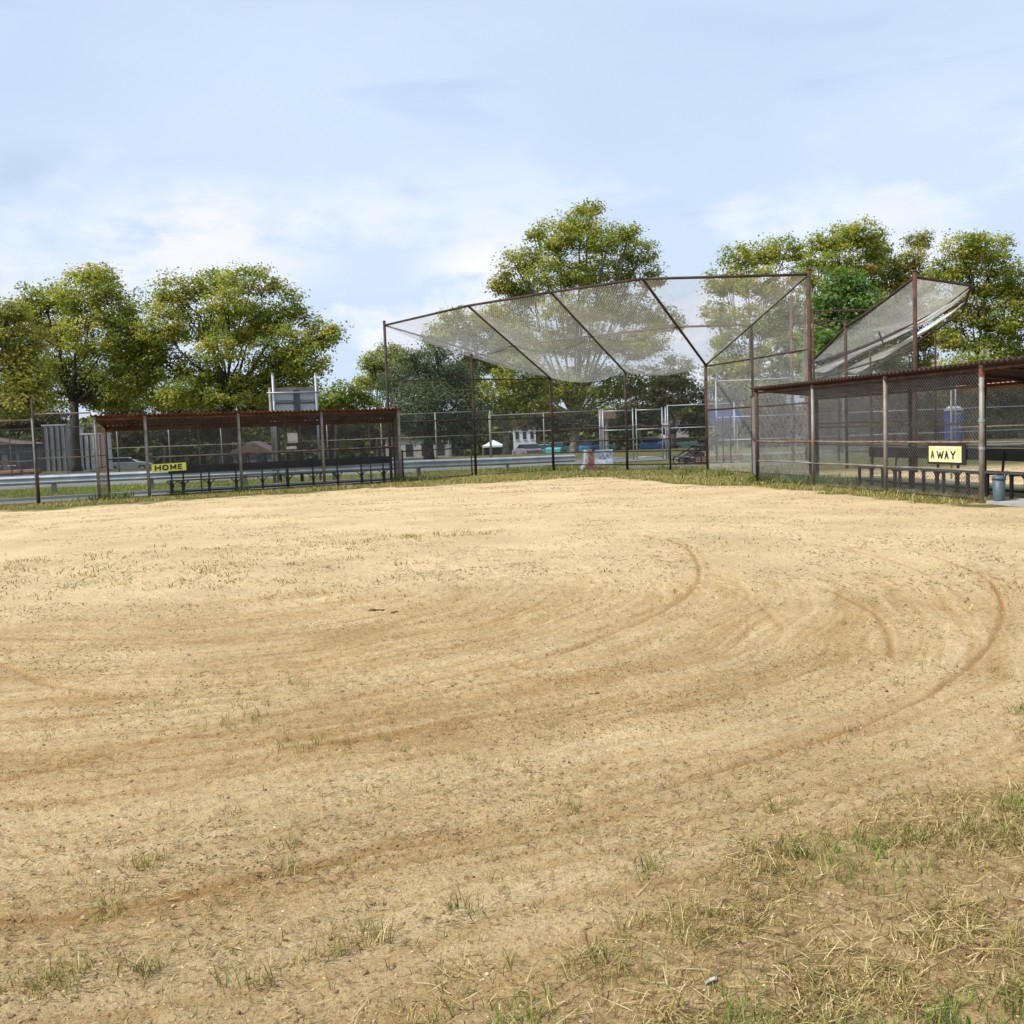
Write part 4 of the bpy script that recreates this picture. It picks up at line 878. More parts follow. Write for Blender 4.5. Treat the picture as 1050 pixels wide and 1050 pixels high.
# far park fence
fence('park_fence', 'long pale park fence with thin posts beyond the road on the left', [(-46, 62), (-25, 58), (-10, 56.5), (-1, 56)], 2.8, 3.3, mesh_m='dark_wire', pm='galv_pipe', rails=(1.5,), r=.035, wr=.0034, wsp=.065)
fence('park_fence', 'chain link fence with bright galvanised posts behind the middle backstop', [(-1, 53), (4.5, 50)], 2.5, 2.8, mesh_m='dark_wire', pm='galv_pipe', rails=(1.6,), r=.03, wr=.0034, wsp=.065)
gt = thing('park_gate', 'bright galvanised gate frames seen through the right half of the middle backstop', 'gate', (4.5, 49.5, 0))
for px in (616, 619.5, 650, 653.5, 680, 683.5):
    p = atY(px, 472, 49.5); post(gt, (p.x, p.y), 2.5, 0.045 if False else (.038 if px in (619.5, 683.5) else .03), 'new_galv')
for x1, x2 in ((619.5, 650), (653.5, 680)):
    a_ = atY(x1, 472, 49.5); b_ = atY(x2, 472, 49.5)
    for z_ in (2.42, 1.5, .15): rail(gt, (a_.x, a_.y, z_), (b_.x, b_.y, z_), .03, 'new_galv')
    vnet(gt, (a_.x, a_.y), (b_.x, b_.y), .15, 2.4, m='dark_wire', r=.0022, wsp=.06) if False else vnet(gt, (a_.x, a_.y), (b_.x, b_.y), .15, 2.4, m='dark_wire', r=.0022, sp=.06)
p5 = atY(683.5, 472, 49.5)
fence('park_fence', 'chain link fence with bright top rail behind the black bleachers', [(p5.x + .1, 49.5), (p5.x + 3.2, 49.0)], 2.6, 3.1, mesh_m='dark_wire', pm='new_galv', rails=(1.5,), r=.035, wr=.0034, wsp=.065)
fence('tall_park_fence', 'tall pale wire fence with white post and top rail right of the middle backstop', [(9.1, 45), (14.5, 44.5), (24, 44)], 3.5, 4.4, mesh_m='wire', pm='new_galv', rails=(1.9, .9), r=.035, wr=.0024, wsp=.055)
fence('field_fence', 'thin post wire fence seen through the right dugout', [(11.2, 26.0), (15.5, 25.0), (21, 24)], 2.3, 2.2, mesh_m='dark_wire', pm='galv_pipe', rails=(.9, 1.3), r=.025)

# guardrail
gr = thing('guardrail', 'long galvanised steel guardrail behind the left fences along the road', 'guardrail', (-15.9, 35.6, 0))
gl = [Vector(p) for p in ((-26, 33.6, .68), (-15.9, 35.6, .69), (-9.5, 36.7, .69), (-3.4, 38.3, .68), (-.1, 40.9, .60), (2.7, 43.1, .56))]
W_ = [(0, 0), (-.035, -.03), (-.075, -.06), (-.075, -.09), (-.03, -.13), (-.015, -.155), (-.03, -.18), (-.075, -.22), (-.075, -.25), (-.035, -.28), (0, -.31)]
V = []; Fc = []
for i, p in enumerate(gl):
    d = (gl[min(i + 1, len(gl) - 1)] - gl[max(i - 1, 0)]); d.z = 0; d.normalize(); nn_ = Vector((-d.y, d.x, 0))
    for x, z_ in W_: V.append(tuple(p + nn_ * x + Z3 * z_))
    for x, z_ in reversed(W_): V.append(tuple(p + nn_ * (x + .006) + Z3 * z_))
k_ = 2 * len(W_)
for i in range(len(gl) - 1):
    for j in range(k_): Fc.append((i * k_ + j, i * k_ + (j + 1) % k_, (i + 1) * k_ + (j + 1) % k_, (i + 1) * k_ + j))
link('beam', arr_mesh('beam', V, Fc), M['steel_rail'], gr)
for i in range(len(gl) - 1):
    a_, b_ = gl[i], gl[i + 1]; n = max(1, round((b_ - a_).length / 3.3)); d = (b_ - a_).normalized(); nn_ = Vector((-d.y, d.x, 0))
    for q in range(n):
        p = a_.lerp(b_, q / n) + nn_ * .09
        MB().box((p.x, p.y, p.z / 2 - .05), (.14, .15, p.z + .1), (d, nn_, Z3)).build('post', M['galv_pipe'], gr)

# scoreboard frame behind the home dugout
s0, s1 = atY(281, 418, 37), atY(326, 416, 37.6)
sb = thing('scoreboard', 'back of a grey scoreboard in a galvanised frame rising behind the left dugout roof', 'scoreboard', (s0.x, s0.y, 0))
dS = Vector((s1.x - s0.x, s1.y - s0.y, 0)); ws = dS.length; dS.normalize(); nS = Vector((-dS.y, dS.x, 0)); g_ = Vector((s0.x, s0.y, 0))
post(sb, g_ - nS * .06, 3.95, .05, 'new_galv'); post(sb, g_ + dS * (ws - .05) - nS * .06, 3.95, .045, 'new_galv'); post(sb, g_ - dS * .12, 3.45, .05, 'galv_pipe')
ax = (dS, nS, Z3)
MB().box(g_ + dS * ws / 2 + Z3 * 2.95, (ws - .06, .05, .95), ax).build('panel', M['panel'], sb)
MB().box(g_ + dS * ws * .52 - nS * .045 + Z3 * 2.95, (.22, .04, .97), ax).build('brace', M['panel_dark'], sb)
for z_, t_ in ((3.44, .10), (3.02, .05), (2.93, .05)): MB().box(g_ + dS * ws / 2 - nS * .04 + Z3 * z_, (ws, .03 + t_ * .3, t_), ax).build('crossbar', M['panel_dark' if z_ < 3 else 'galv_pipe'], sb)
rail(sb, g_ - dS * .25 - nS * .12 + Z3 * 3.30, g_ + dS * (ws + .1) - nS * .12 + Z3 * 3.30, .028, 'new_galv')
MB().box(g_ - dS * .75 + Z3 * 2.62, (1.1, .3, .05), ax).build('shelf', M['panel'], sb)
rail(sb, g_ + dS * .1 + Z3 * .0, g_ + dS * .1 + Z3 * 2.5, .05, 'rust_pipe', name='lower_post'); rail(sb, g_ + dS * ws * .55, g_ + dS * ws * .55 + Z3 * 2.5, .06, 'dark_pipe', name='lower_post')

# barriers
def jersey(name, label, p, rot, L_, mats, h=.81):
    root = thing(name, label, 'barrier', p, 'concrete barriers behind the backstop'); X_ = Vector((math.cos(rot), math.sin(rot), 0)); Y_ = Vector((-X_.y, X_.x, 0)); p = Vector(p)
    prof = [(-.30, 0), (-.30, .08), (-.17, .30), (-.12, h), (.12, h), (.17, .30), (.30, .08), (.30, 0)]
    MB().prism(prof, p, X_, Z3, Y_, L_).build('barrier_body', M[mats[0]], root, bevel=.01)
    return root, X_, Y_, p
r_, X_, Y_, p_ = jersey('concrete_barrier', 'chipped red and white concrete barrier end at the end of the guardrail', (3.02, 39.7, 0), .05, 0.9, ['red_paint'])
MB().prism([(-.303, .02), (-.303, .082), (-.174, .302), (-.123, .80), (-.03, .80), (-.05, .3), (-.22, .1)], p_ - Y_ * .0, X_, Z3, Y_, .91).build('white_stripe', M['white_paint'], r_)
r_, X_, Y_, p_ = jersey('concrete_barrier', 'white concrete barrier with blue scribbles beside the red barrier', (4.0, 43.6, 0), 1.5, .75, ['grey_paint'], .70)
for i in range(5):
    q = p_ - X_ * .0 + Vector((-.30 + i * .12, -.185, .42 + .12 * math.sin(i * 2.1)))
    MB().tube([q, q + Vector((.05, .015, .12)), q + Vector((.10, -.005, -.02))], .014, 5).build('scribble', M['blue_paint'], r_)

# bleachers
bl = thing('bleachers', 'dark stepped bleachers behind the rusty post of the middle backstop', 'bleachers', (7.9, 40.5, 0))
bo = atY(699, 478, 40.2); 
for i in range(5):
    x = bo.x + .15 + i * .36; z_ = .35 + i * .22
    MB().box((x, 41.4, z_), (.26, 3.0, .04)).build('bench_plank', M['bench_black'], bl); MB().box((x + .2, 41.4, z_ - .2), (.2, 3.0, .04)).build('footboard', M['bench_grey'], bl)
    MB().box((x + .33, 41.4, z_ - .12), (.03, 3.0, .16)).build('riser', M['bench_black'], bl)
for y in (40.0, 41.4, 42.8):
    b = MB(); b.tube([(bo.x, y, .2), (bo.x + 1.9, y, 1.3)], .03, 6).tube([(bo.x + 1.9, y, 0), (bo.x + 1.9, y, 1.9)], .03, 6).tube([(bo.x, y, .03), (bo.x + 1.9, y, .03)], .03, 6).tube([(bo.x + 1.0, y, .03), (bo.x + 1.0, y, .8)], .025, 6).tube([(bo.x + .1, y, 0), (bo.x + .1, y, .3)], .025, 6)
    b.build('frame', M['iron_black'], bl)
MB().box((bo.x + 1.92, 41.4, 1.5), (.03, 2.8, .5)).build('back_panel', M['bench_black'], bl)

# brown board on a stub pole, behind the gate
bx = atY(623, 425, 51); bb = thing('notice_board', 'brown wooden board on a pale pole behind the gate', 'notice board', (bx.x, bx.y, 0))
MB().box((bx.x, bx.y, bx.z), (.78, .12, .42)).build('board', M['wood_brown'], bb); MB().tube([(bx.x - .05, bx.y + .12, -.1), (bx.x - .05, bx.y + .12, bx.z + .05)], .09, 10).build('pole', M['bark_pale'], bb)

# portable toilet
pq = atY(978, 470, 62); pt = thing('portable_toilet', 'blue portable toilet with pale roof seen through the right dugout', 'portable toilet', (pq.x, pq.y, 0))
for sx in (-1, 1): MB().box((pq.x + sx * .53, pq.y, 1.06), (.06, 1.1, 2.1)).build('side_wall', M['potty_blue'], pt)
MB().box((pq.x, pq.y + .5, 1.06), (1.0, .05, 2.1)).build('back_wall', M['potty_blue'], pt)
dr = MB().box((pq.x, pq.y - .52, 1.02), (.84, .04, 1.9)).build('door', M['potty_blue'], pt, bevel=.01); MB().box((pq.x + .3, pq.y - .56, 1.0), (.05, .03, .2)).build('handle', M['potty_roof'], dr)
MB().box((pq.x, pq.y, 2.12), (1.16, 1.16, .06)).box((pq.x, pq.y, 2.26), (1.12, 1.12, .22), taper=.6).build('roof', M['potty_roof'], pt)
pt.scale = (.74, .60, .92)
for i in range(4): MB().box((pq.x - .3 + i * .2, pq.y - .55, 1.87), (.12, .02, .05)).build('vent', M['potty_roof'], pt)

# ------------------------------------------------------------------ vehicles and things across the park
def car(name, label, p, rot, col, L_=4.4, suv=False, group='cars parked across the park'):
    root = thing(name, label, 'car', p, group); X_ = Vector((math.cos(rot), math.sin(rot), 0)); Y_ = Vector((-X_.y, X_.x, 0)); p = Vector(p); h = 1.7 if suv else 1.45
    k = L_ / 4.4
    body = [(-2.2 * k, .35), (-2.2 * k, .80), (-2.05 * k, .92), (-1.2 * k, .98), (1.0 * k, .98), (1.9 * k, .86), (2.2 * k, .66), (2.2 * k, .30), (1.75 * k, .28), (1.62 * k, .60), (1.1 * k, .60), (.97 * k, .28), (-.97 * k, .28), (-1.1 * k, .60), (-1.62 * k, .60), (-1.75 * k, .28)]
    MB().prism(body, p, X_, Z3, Y_, 1.78).build('body', col, root, bevel=.06)
    MB().prism([(-1.75 * k, .97), (-1.35 * k, h - .05), (.15 * k, h - .05), (.95 * k, .97)], p, X_, Z3, Y_, 1.62).build('windows', M['car_glass'], root, bevel=.04)
    MB().prism([(-1.38 * k, h - .06), (-1.25 * k, h), (.05 * k, h), (.18 * k, h - .06)], p, X_, Z3, Y_, 1.5).build('roof', col, root, bevel=.02)
    for sx in (-1.36 * k, 1.36 * k):
        for sy in (-.80, .80):
            c = p + X_ * sx + Y_ * sy + Z3 * .32
            w = MB().tube([c - Y_ * .1, c + Y_ * .1], .32, 18).build('wheel', M['tyre'], root); MB().tube([c - Y_ * .11, c + Y_ * .11], .19, 12).build('rim', M['new_galv'], w)
    for sy in (-.65, .65): 
        c = p + X_ * 2.19 * k + Y_ * sy + Z3 * .72; MB().box(c, (.06, .32, .13), (X_, Y_, Z3)).build('headlight', M['potty_roof'], root)
    return root
def gp(px, Y_): q = atY(px, 460, Y_); return (q.x, q.y, float(drop(np.array(Y_))))
car('parked_car', 'silver car parked far left, seen through the left dugout gate', gp(131, 103), 0.2, carmat('silver car paint', (.30, .31, .34)))
car('parked_car', 'pinkish grey car, leftmost of the cars across the park', gp(540, 106), 1.9, carmat('mauve car paint', (.34, .28, .36)))
car('parked_car', 'teal car just left of the rusty middle post, beside the mauve car', gp(556, 110), 1.75, carmat('teal car paint', (.05, .40, .42)))
car('parked_car', 'turquoise car just right of the rusty middle post', gp(578, 104), 1.0, carmat('turquoise car paint', (.10, .52, .52)))
car('parked_car', 'bright blue car above the white scribbled barrier', gp(610, 102), 0.9, carmat('azure car paint', (.04, .28, .58)))
car('parked_car', 'royal blue car seen between the two galvanised gates', gp(671, 100), 1.2, carmat('royal blue car paint', (.06, .20, .62)))
car('parked_car', 'pale green car seen just left of the black bleachers', gp(697, 103), 0.8, carmat('pale green car paint', (.16, .34, .28)))
# bright sunshade canopy
ct = gp(506, 128); tt = thing('canopy_tent', 'white peaked canopy tent on the lawn across the park', 'tent', ct)
b = MB(); z_ = ct[2]
s_ = 1.35
b.v = [(ct[0] - s_, ct[1] - s_, z_ + 2.05), (ct[0] + s_, ct[1] - s_, z_ + 2.05), (ct[0] + s_, ct[1] + s_, z_ + 2.05), (ct[0] - s_, ct[1] + s_, z_ + 2.05), (ct[0], ct[1], z_ + 2.75)] + [(ct[0] - s_, ct[1] - s_, z_ + 1.85), (ct[0] + s_, ct[1] - s_, z_ + 1.85), (ct[0] + s_, ct[1] + s_, z_ + 1.85), (ct[0] - s_, ct[1] + s_, z_ + 1.85)]
b.f = [(0, 1, 4), (1, 2, 4), (2, 3, 4), (3, 0, 4), (5, 6, 1, 0), (6, 7, 2, 1), (7, 8, 3, 2), (8, 5, 0, 3)]
b.build('tent_top', M['white_cloth'], tt)
for sx in (-1, 1):
    for sy in (-1, 1): MB().tube([(ct[0] + sx * s_ * .97, ct[1] + sy * s_ * .97, z_), (ct[0] + sx * s_ * .97, ct[1] + sy * s_ * .97, z_ + 1.95)], .035, 8).build('leg', M['new_galv'], tt)
MB().box((ct[0], ct[1] + s_ * .93, z_ + .9), (2 * s_ * .9, .03, 1.8)).build('dark_interior', M['tent_shade'], tt)  # dark sheet standing in for the shade inside the tent

def house(label, px, Y_, w, dpt, h, wall, roof='brown_roof', nwin=3, rh=2.2, name='house', cat='house', storeys=2):
    p = Vector(gp(px, Y_)); root = thing(name, label, cat, p)
    wl = MB().box(p + Z3 * h / 2, (w, dpt, h)).build('wall', M[wall], root)
    b = MB(); X_, Yx = Vector((1, 0, 0)), Vector((0, 1, 0))
    b.prism([(-w / 2 - .3, h - .05), (0, h + rh), (w / 2 + .3, h - .05)], p, X_, Z3, Yx, dpt + .5); b.build('roof', M[roof], root)
    for s in range(storeys):
        for i in range(nwin):
            x = p.x + (i + .5 - nwin / 2) * w / nwin; zc = p.z + h * (s + .55) / storeys
            wd = MB().box((x, p.y - dpt / 2 - .03, zc), (w / nwin * .45, .06, h / storeys * .5)).build('window', M['window'], root)
            MB().box((x, p.y - dpt / 2 - .08, zc - h / storeys * .27), (w / nwin * .55, .08, .08)).build('sill', M['white_paint'], wd)
    return root
house('white house with blue grey ground floor seen between tree trunks', 538, 150, 3.2, 6, 4.6, 'white_wall', nwin=3, rh=1.0)
house('grey gabled shelter beyond the lawn seen through the left dugout', 262, 112, 4.2, 4, 1.9, 'grey_wall', nwin=2, rh=1.1, storeys=1, cat='shelter', name='park_shelter')
house('cream house front seen behind the black bleachers', 692, 150, 3.0, 6, 5.0, 'cream_wall', nwin=2)
house('low cream house far behind the left side of the blue green tree', 430, 150, 9, 7, 3.6, 'cream_wall', nwin=4, storeys=1, rh=1.4)
# white panel walls with dark bars by the left trunk
for (x0, x1, yt, Y_, m_, lab) in ((43, 67, 437, 76, 'pale_grey_wall', 'grey panelled container left of the left tree trunk'), (60, 74, 440, 79, 'white_wall', 'narrow white panelled container partly hidden by the left tree trunk'), (79, 103, 446, 77, 'white_wall', 'white panelled container with dark bars right of the left tree trunk')):
    a_ = atY(x0, yt, Y_); b_ = atY(x1, yt, Y_); w_ = b_.x - a_.x; zt = a_.z; z0 = float(drop(np.array(Y_)))
    root = thing('storage_container', lab, 'container', ((a_.x + b_.x) / 2, Y_, z0))
    MB().box(((a_.x + b_.x) / 2, Y_ + 1, (zt + z0) / 2), (w_, 2.0, zt - z0)).build('wall', M[m_], root)
    n = 4
    for i in range(n + 1): MB().box((a_.x + .04 + (w_ - .08) * i / n, Y_ - .05, (zt + z0) / 2), (.09, .09, zt - z0)).build('bar', M['dark_pipe'], root)
    MB().box(((a_.x + b_.x) / 2, Y_ + 1, zt + .05), (w_ + .1, 2.1, .1)).build('roof', M[m_], root)
# low grey building far left
gb = house('long low grey building behind the road at the far left edge', -4, 88, 6.2, 5, 2.5, 'grey_wall', nwin=5, storeys=1, rh=.6, cat='building', name='grey_building')
# log piles
for x0, x1, Y_, lab in ((-1, 22, 64, 'reddish log lying at the left frame edge above the guardrail'), (19, 41, 65, 'pale split log behind the tall fence post at left')):
    a_ = atY(x0, 484, Y_); b_ = atY(x1, 481, Y_); o = MB().tube([(a_.x, a_.y, .16), (b_.x, b_.y, .2)], .2, 10).build('log', M['log']); tag(o, lab, 'log', 'logs beside the road')
# picnic tables
for px, Y_, lab in ((262, 78, 'dark picnic table in front of the grey shelter'), (318, 80, 'dark picnic table just left of the fourth front post of the left dugout'), (228, 82, 'dark picnic table left of the grey shelter')):
    p = Vector(gp(px, Y_)); root = thing('picnic_table', lab, 'table', p, 'picnic tables on the far lawn')
    MB().box(p + Z3 * .74, (1.8, .75, .06)).build('tabletop', M['bench_grey'], root)
    for s in (-1, 1): MB().box(p + Vector((0, s * .7, .44)), (1.8, .26, .05)).build('seat', M['bench_black'], root)
    for sx in (-.65, .65): MB().tube([p + Vector((sx, -.7, 0)), p + Vector((sx, -.15, .72))], .05, 6).tube([p + Vector((sx, .7, 0)), p + Vector((sx, .15, .72))], .05, 6).tube([p + Vector((sx, -.72, .4)), p + Vector((sx, .72, .4))], .04, 6).build('leg', M['bench_black'], root)
# white box and banner
for px, py, w_, h_, Y_, lab in ((300, 449, .75, .75, 78, 'white square board on a post on the far lawn, upper of two'), (299, 459, .75, .22, 77, 'low white rectangular board on the far lawn, lower of two')):
    p = atY(px, py, Y_); root = thing('white_board', lab, 'board', (p.x, p.y, 0), 'white boards on the far lawn')
    MB().box(p, (w_, .06, h_)).build('board', M['white_paint'], root); MB().tube([(p.x, p.y + .06, -.3), (p.x, p.y + .06, p.z)], .04, 6).build('pole', M['dark_pipe'], root)
# dark utility box and blue board right of the backstop
p = atY(744, 427, 52); root = thing('blue_board', 'faded blue rectangular board seen through the dense side wire', 'board', (p.x, p.y, 0))
MB().box(p, (1.5, .08, .62)).build('board', M['potty_blue'], root)
for s in (-.6, .6): MB().tube([(p.x + s, p.y + .1, -.1), (p.x + s, p.y + .1, p.z + .2)], .04, 8).build('pole', M['galv_pipe'], root)
MB_ = MB().box((9.3, 46, .12), (2.2, .5, .24)); tag(MB_.build('timber_edging', M['log'], bevel=.03), 'low reddish brown timber edging right of the bleachers', 'edging')
# overhead wires
for y1, y2, lab in ((389.5, 389, 'thin overhead cable crossing the sky gap, upper of two'), (398.5, 392.5, 'thin overhead cable crossing the sky gap, lower of two')):
    a_, b_ = atY(200, y1 + 2, 140), atY(520, y2 - 2, 140); pts = [a_.lerp(b_, t) - Z3 * (1.2 * 4 * t * (1 - t)) for t in np.linspace(0, 1, 13)]
    tag(MB().tube(pts, .03, 5).build('overhead_cable', M['iron_black']), lab, 'cable')

# ------------------------------------------------------------------ trees
PAL = {'plane': [(0.245, 0.295, 0.048), (0.331, 0.353, 0.058), (0.460, 0.421, 0.085), (0.160, 0.225, 0.040), (0.395, 0.324, 0.065), (0.213, 0.264, 0.048)],
       'yellow': [(0.320, 0.320, 0.057), (0.399, 0.353, 0.073), (0.240, 0.272, 0.051), (0.303, 0.241, 0.068), (0.192, 0.217, 0.046)],
       'green': [(0.152, 0.212, 0.039), (0.209, 0.270, 0.050), (0.105, 0.161, 0.032), (0.266, 0.288, 0.062), (0.314, 0.295, 0.062)],
       'blue': [(0.090, 0.127, 0.065), (0.125, 0.167, 0.084), (0.062, 0.095, 0.051), (0.169, 0.201, 0.103)],
       'fresh': [(0.105, 0.197, 0.043), (0.149, 0.253, 0.058), (0.075, 0.143, 0.035), (0.209, 0.264, 0.097)],
       'pale': [(0.328, 0.355, 0.106), (0.263, 0.309, 0.088), (0.380, 0.367, 0.125), (0.224, 0.249, 0.075)],
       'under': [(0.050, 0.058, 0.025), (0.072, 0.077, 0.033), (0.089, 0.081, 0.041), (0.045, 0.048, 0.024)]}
def tree(name, label, Y_, trunk_px, fork_y, blobs, pal, leaf=0.21, dens=1.0, bark='bark', tw=0.3, seed=1, base_y=None, cat='tree', depth=0.75, group='trees around the field', tilt=0.0, cl_r=0.62, droop=0.1):
    R = np.random.default_rng(seed); rr = random.Random(seed)
    base = Vector((atY(trunk_px, 470, Y_).x, Y_, float(drop(np.array(float(Y_)))) - .1))
    fork = atY(trunk_px + tilt, fork_y, Y_)
    root = thing(name, label, cat, base, group)
    k = Y_ / F
    tb = MB(); mid_ = base.lerp(fork, .5) + Vector((rr.uniform(-.1, .1), 0, 0))
    tb.tube([base, base + Z3 * .5, mid_, fork], [tw * 1.35, tw * 1.05, tw * .95, tw * .85], 12)
    Vs, Cs = [], []
    palv = np.array(PAL[pal])
    for bi, b_ in enumerate(blobs):
        px, py, rx, ry = b_[:4]
        c = atY(px, py, Y_); rxw, rzw = rx * k, ry * k; ryw = (rxw + rzw) / 2 * .9
        off = (b_[4] if len(b_) > 4 else rr.uniform(-1, 1)) * depth * (rxw + 1.0)
        c = atY(px, py, Y_ + off)
        c = np.array(c)
        # limb to this blob
        e = Vector(c) - Z3 * rzw * .1; m1 = fork.lerp(e, .45) + Vector((rr.uniform(-.4, .4), rr.uniform(-.4, .4), rr.uniform(0, .5)))
        if e.z > fork.z - 1.0:
            m0 = fork.lerp(m1, .5) + Vector((rr.uniform(-.35, .35), rr.uniform(-.35, .35), rr.uniform(-.1, .5)))
            m2 = m1.lerp(e, .5) + Vector((rr.uniform(-.5, .5), rr.uniform(-.5, .5), rr.uniform(-.1, .4)))
            big = 1.0 if bi % 3 == 0 else 0.6
            tb.tube([fork - Z3 * .15, m0, m1, m2, e], [tw * .48 * big, tw * .36 * big, tw * .26 * big, tw * .15 * big, tw * .06], 7)
            for q in range(4):
                v = Vector((rr.uniform(-1, 1) * rxw, rr.uniform(-1, 1) * ryw, rr.uniform(-.2, 1) * rzw)) * .75
                tb.tube([m1.lerp(e, rr.uniform(.3, 1)), e + v * .5 + Vector((0, 0, .1)), e + v], [tw * .14, tw * .09, tw * .03], 5)
        vol = rxw * ryw * rzw; area = (rxw * rzw) ** .5
        ncl = int(dens * 23 * (rxw * rzw) * (0.62 / cl_r) + 8)
        d = R.normal(0, 1, (ncl, 3)); d /= np.linalg.norm(d, axis=1, keepdims=True)
        rad = R.uniform(0.12, 1.0, ncl) ** 0.42
        d[:, 2] = np.where(d[:, 2] < -.55, d[:, 2] * .7, d[:, 2])
        cc = c + d * rad[:, None] * np.array([rxw, ryw, rzw])
        nl = R.integers(26, 62, ncl)
        crad = cl_r * R.uniform(.55, 1.2, ncl)
        idx = np.repeat(np.arange(ncl), nl); n = len(idx)
        pos = cc[idx] + R.normal(0, 1, (n, 3)) * crad[idx][:, None] * np.array([.55, .55, .34])
        outw = d[idx]
        nrm = outw * .55 + np.array([0, 0, .75]) + R.normal(0, .55, (n, 3)); nrm /= np.linalg.norm(nrm, axis=1, keepdims=True)
        t1 = np.cross(nrm, R.normal(0, 1, (n, 3))); t1 /= np.linalg.norm(t1, axis=1, keepdims=True); t2 = np.cross(nrm, t1)
        s = leaf * .82 * R.uniform(.55, 1.25, n)[:, None] / 2
        V4 = np.stack([pos - t1 * s * 1.1, pos - t2 * s * .8 + nrm * s * .25, pos + t1 * s * 1.1, pos + t2 * s * .8 + nrm * s * .25], 1)
        ccol = palv[R.integers(0, len(palv), ncl)] * R.uniform(.82, 1.2, (ncl, 1)); col = ccol[idx] * .82 + palv[R.integers(0, len(palv), n)] * .18
        col = col * R.uniform(.8, 1.2, (n, 1))
        Vs.append(V4.reshape(-1, 3)); Cs.append(np.repeat(col, 4, 0))
    V = np.concatenate(Vs); Cc = np.concatenate(Cs); Fc = np.arange(len(V)).reshape(-1, 4)
    tb.build('trunk', M[bark], root, smooth=True)
    link('crown', arr_mesh('crown', V, Fc, Cc), M['leaf'], root)
    return len(Fc)
NT = 0
NT += tree('plane_tree', 'yellowish plane tree cut off by the left frame edge', 58, -22, 410, [(-30, 330, 40, 30), (5, 350, 34, 34), (25, 345, 24, 28), (-10, 390, 50, 30), (28, 385, 28, 28), (12, 320, 18, 14), (0, 415, 44, 22), (30, 412, 24, 16)], 'yellow', seed=3)
NT += tree('plane_tree', 'olive plane tree with dark trunk behind the left end of the left dugout', 68, 78, 412, [(85, 300, 38, 26), (45, 305, 24, 18), (122, 318, 30, 26), (60, 335, 36, 28), (100, 345, 40, 30), (135, 360, 30, 30), (50, 375, 38, 28), (92, 385, 40, 26), (130, 395, 30, 22), (98, 284, 22, 10), (30, 318, 14, 14), (70, 408, 36, 14), (35, 400, 24, 16), (108, 412, 26, 12), (132, 408, 22, 14), (145, 380, 22, 26), (146, 350, 18, 20)], 'plane', tw=.31, seed=4, tilt=-2)
NT += tree('plane_tree', 'broad olive plane tree with forked limbs rising behind the middle of the left dugout', 66, 230, 412, [(180, 300, 26, 20), (215, 292, 30, 18), (255, 290, 30, 18), (290, 315, 26, 24), (325, 345, 22, 20), (165, 335, 26, 26), (205, 335, 34, 28), (250, 335, 36, 28), (290, 355, 30, 24), (170, 375, 26, 26), (315, 372, 26, 20), (205, 385, 26, 22), (262, 385, 34, 22), (300, 395, 28, 16), (342, 340, 10, 7), (235, 405, 30, 12), (180, 405, 24, 14), (235, 312, 26, 16), (272, 335, 26, 16), (230, 360, 30, 16), (290, 378, 26, 14), (240, 392, 30, 12), (170, 410, 26, 12), (205, 412, 26, 11), (268, 408, 28, 12), (305, 405, 20, 12), (150, 360, 16, 22)], 'plane', tw=.34, seed=5, dens=1.0, tilt=4)
NT += tree('street_tree', 'low bushy green tree right of the grey scoreboard', 84, 345, 425, [(335, 412, 18, 12), (355, 405, 18, 14), (372, 412, 14, 10), (345, 425, 26, 12), (320, 420, 16, 10)], 'green', leaf=.24, seed=6, tw=.2)
NT += tree('street_tree', 'small pale yellow green tree in the sky gap left of the middle backstop', 105, 388, 425, [(385, 372, 16, 12), (400, 362, 18, 10), (378, 392, 14, 12), (398, 388, 18, 18), (415, 375, 16, 12)], 'pale', leaf=.26, seed=7, tw=.25)
NT += tree('evergreen_tree', 'dense dark blue green tree behind the left side of the middle backstop', 60, 440, 440, [(440, 375, 26, 18), (410, 395, 24, 20), (465, 385, 24, 20), (430, 410, 34, 22), (470, 415, 28, 22), (405, 425, 22, 18), (445, 440, 34, 16), (480, 440, 20, 16), (420, 365, 14, 10), (450, 362, 14, 9), (430, 390, 34, 20), (455, 400, 30, 20), (425, 430, 40, 18), (460, 445, 30, 14), (480, 425, 22, 18)], 'blue', leaf=.15, dens=1.5, seed=8, tw=.3)
NT += tree('plane_tree', 'middling olive plane tree seen through the left hood wire of the middle backstop', 88, 519, 440, [(470, 335, 24, 20), (505, 330, 22, 18), (450, 345, 16, 16), (500, 365, 34, 24), (535, 385, 30, 24), (500, 405, 34, 20), (545, 410, 26, 18), (525, 352, 26, 20), (478, 385, 20, 18)], 'plane', leaf=.25, seed=9, bark='bark_pale', tw=.3)
NT += tree('plane_tree', 'tallest plane tree, its crown rising above the middle backstop hood', 96, 589, 430, [(595, 228, 22, 16), (575, 245, 26, 20), (620, 248, 24, 20), (535, 270, 24, 18), (575, 280, 34, 22), (620, 282, 34, 24), (655, 262, 20, 18), (668, 285, 14, 14), (540, 300, 28, 20), (590, 315, 40, 22), (640, 318, 32, 24), (550, 240, 10, 9), (515, 290, 14, 14), (525, 325, 24, 18), (680, 330, 20, 16), (600, 350, 46, 22), (655, 355, 34, 22), (550, 352, 30, 20), (600, 395, 50, 24), (655, 395, 36, 22), (690, 385, 24, 22), (560, 398, 28, 20), (625, 425, 40, 16), (680, 420, 26, 16), (605, 214, 12, 8), (645, 240, 12, 9)], 'plane', leaf=.27, seed=10, bark='bark_pale', tw=.42, dens=.85, cl_r=.8)
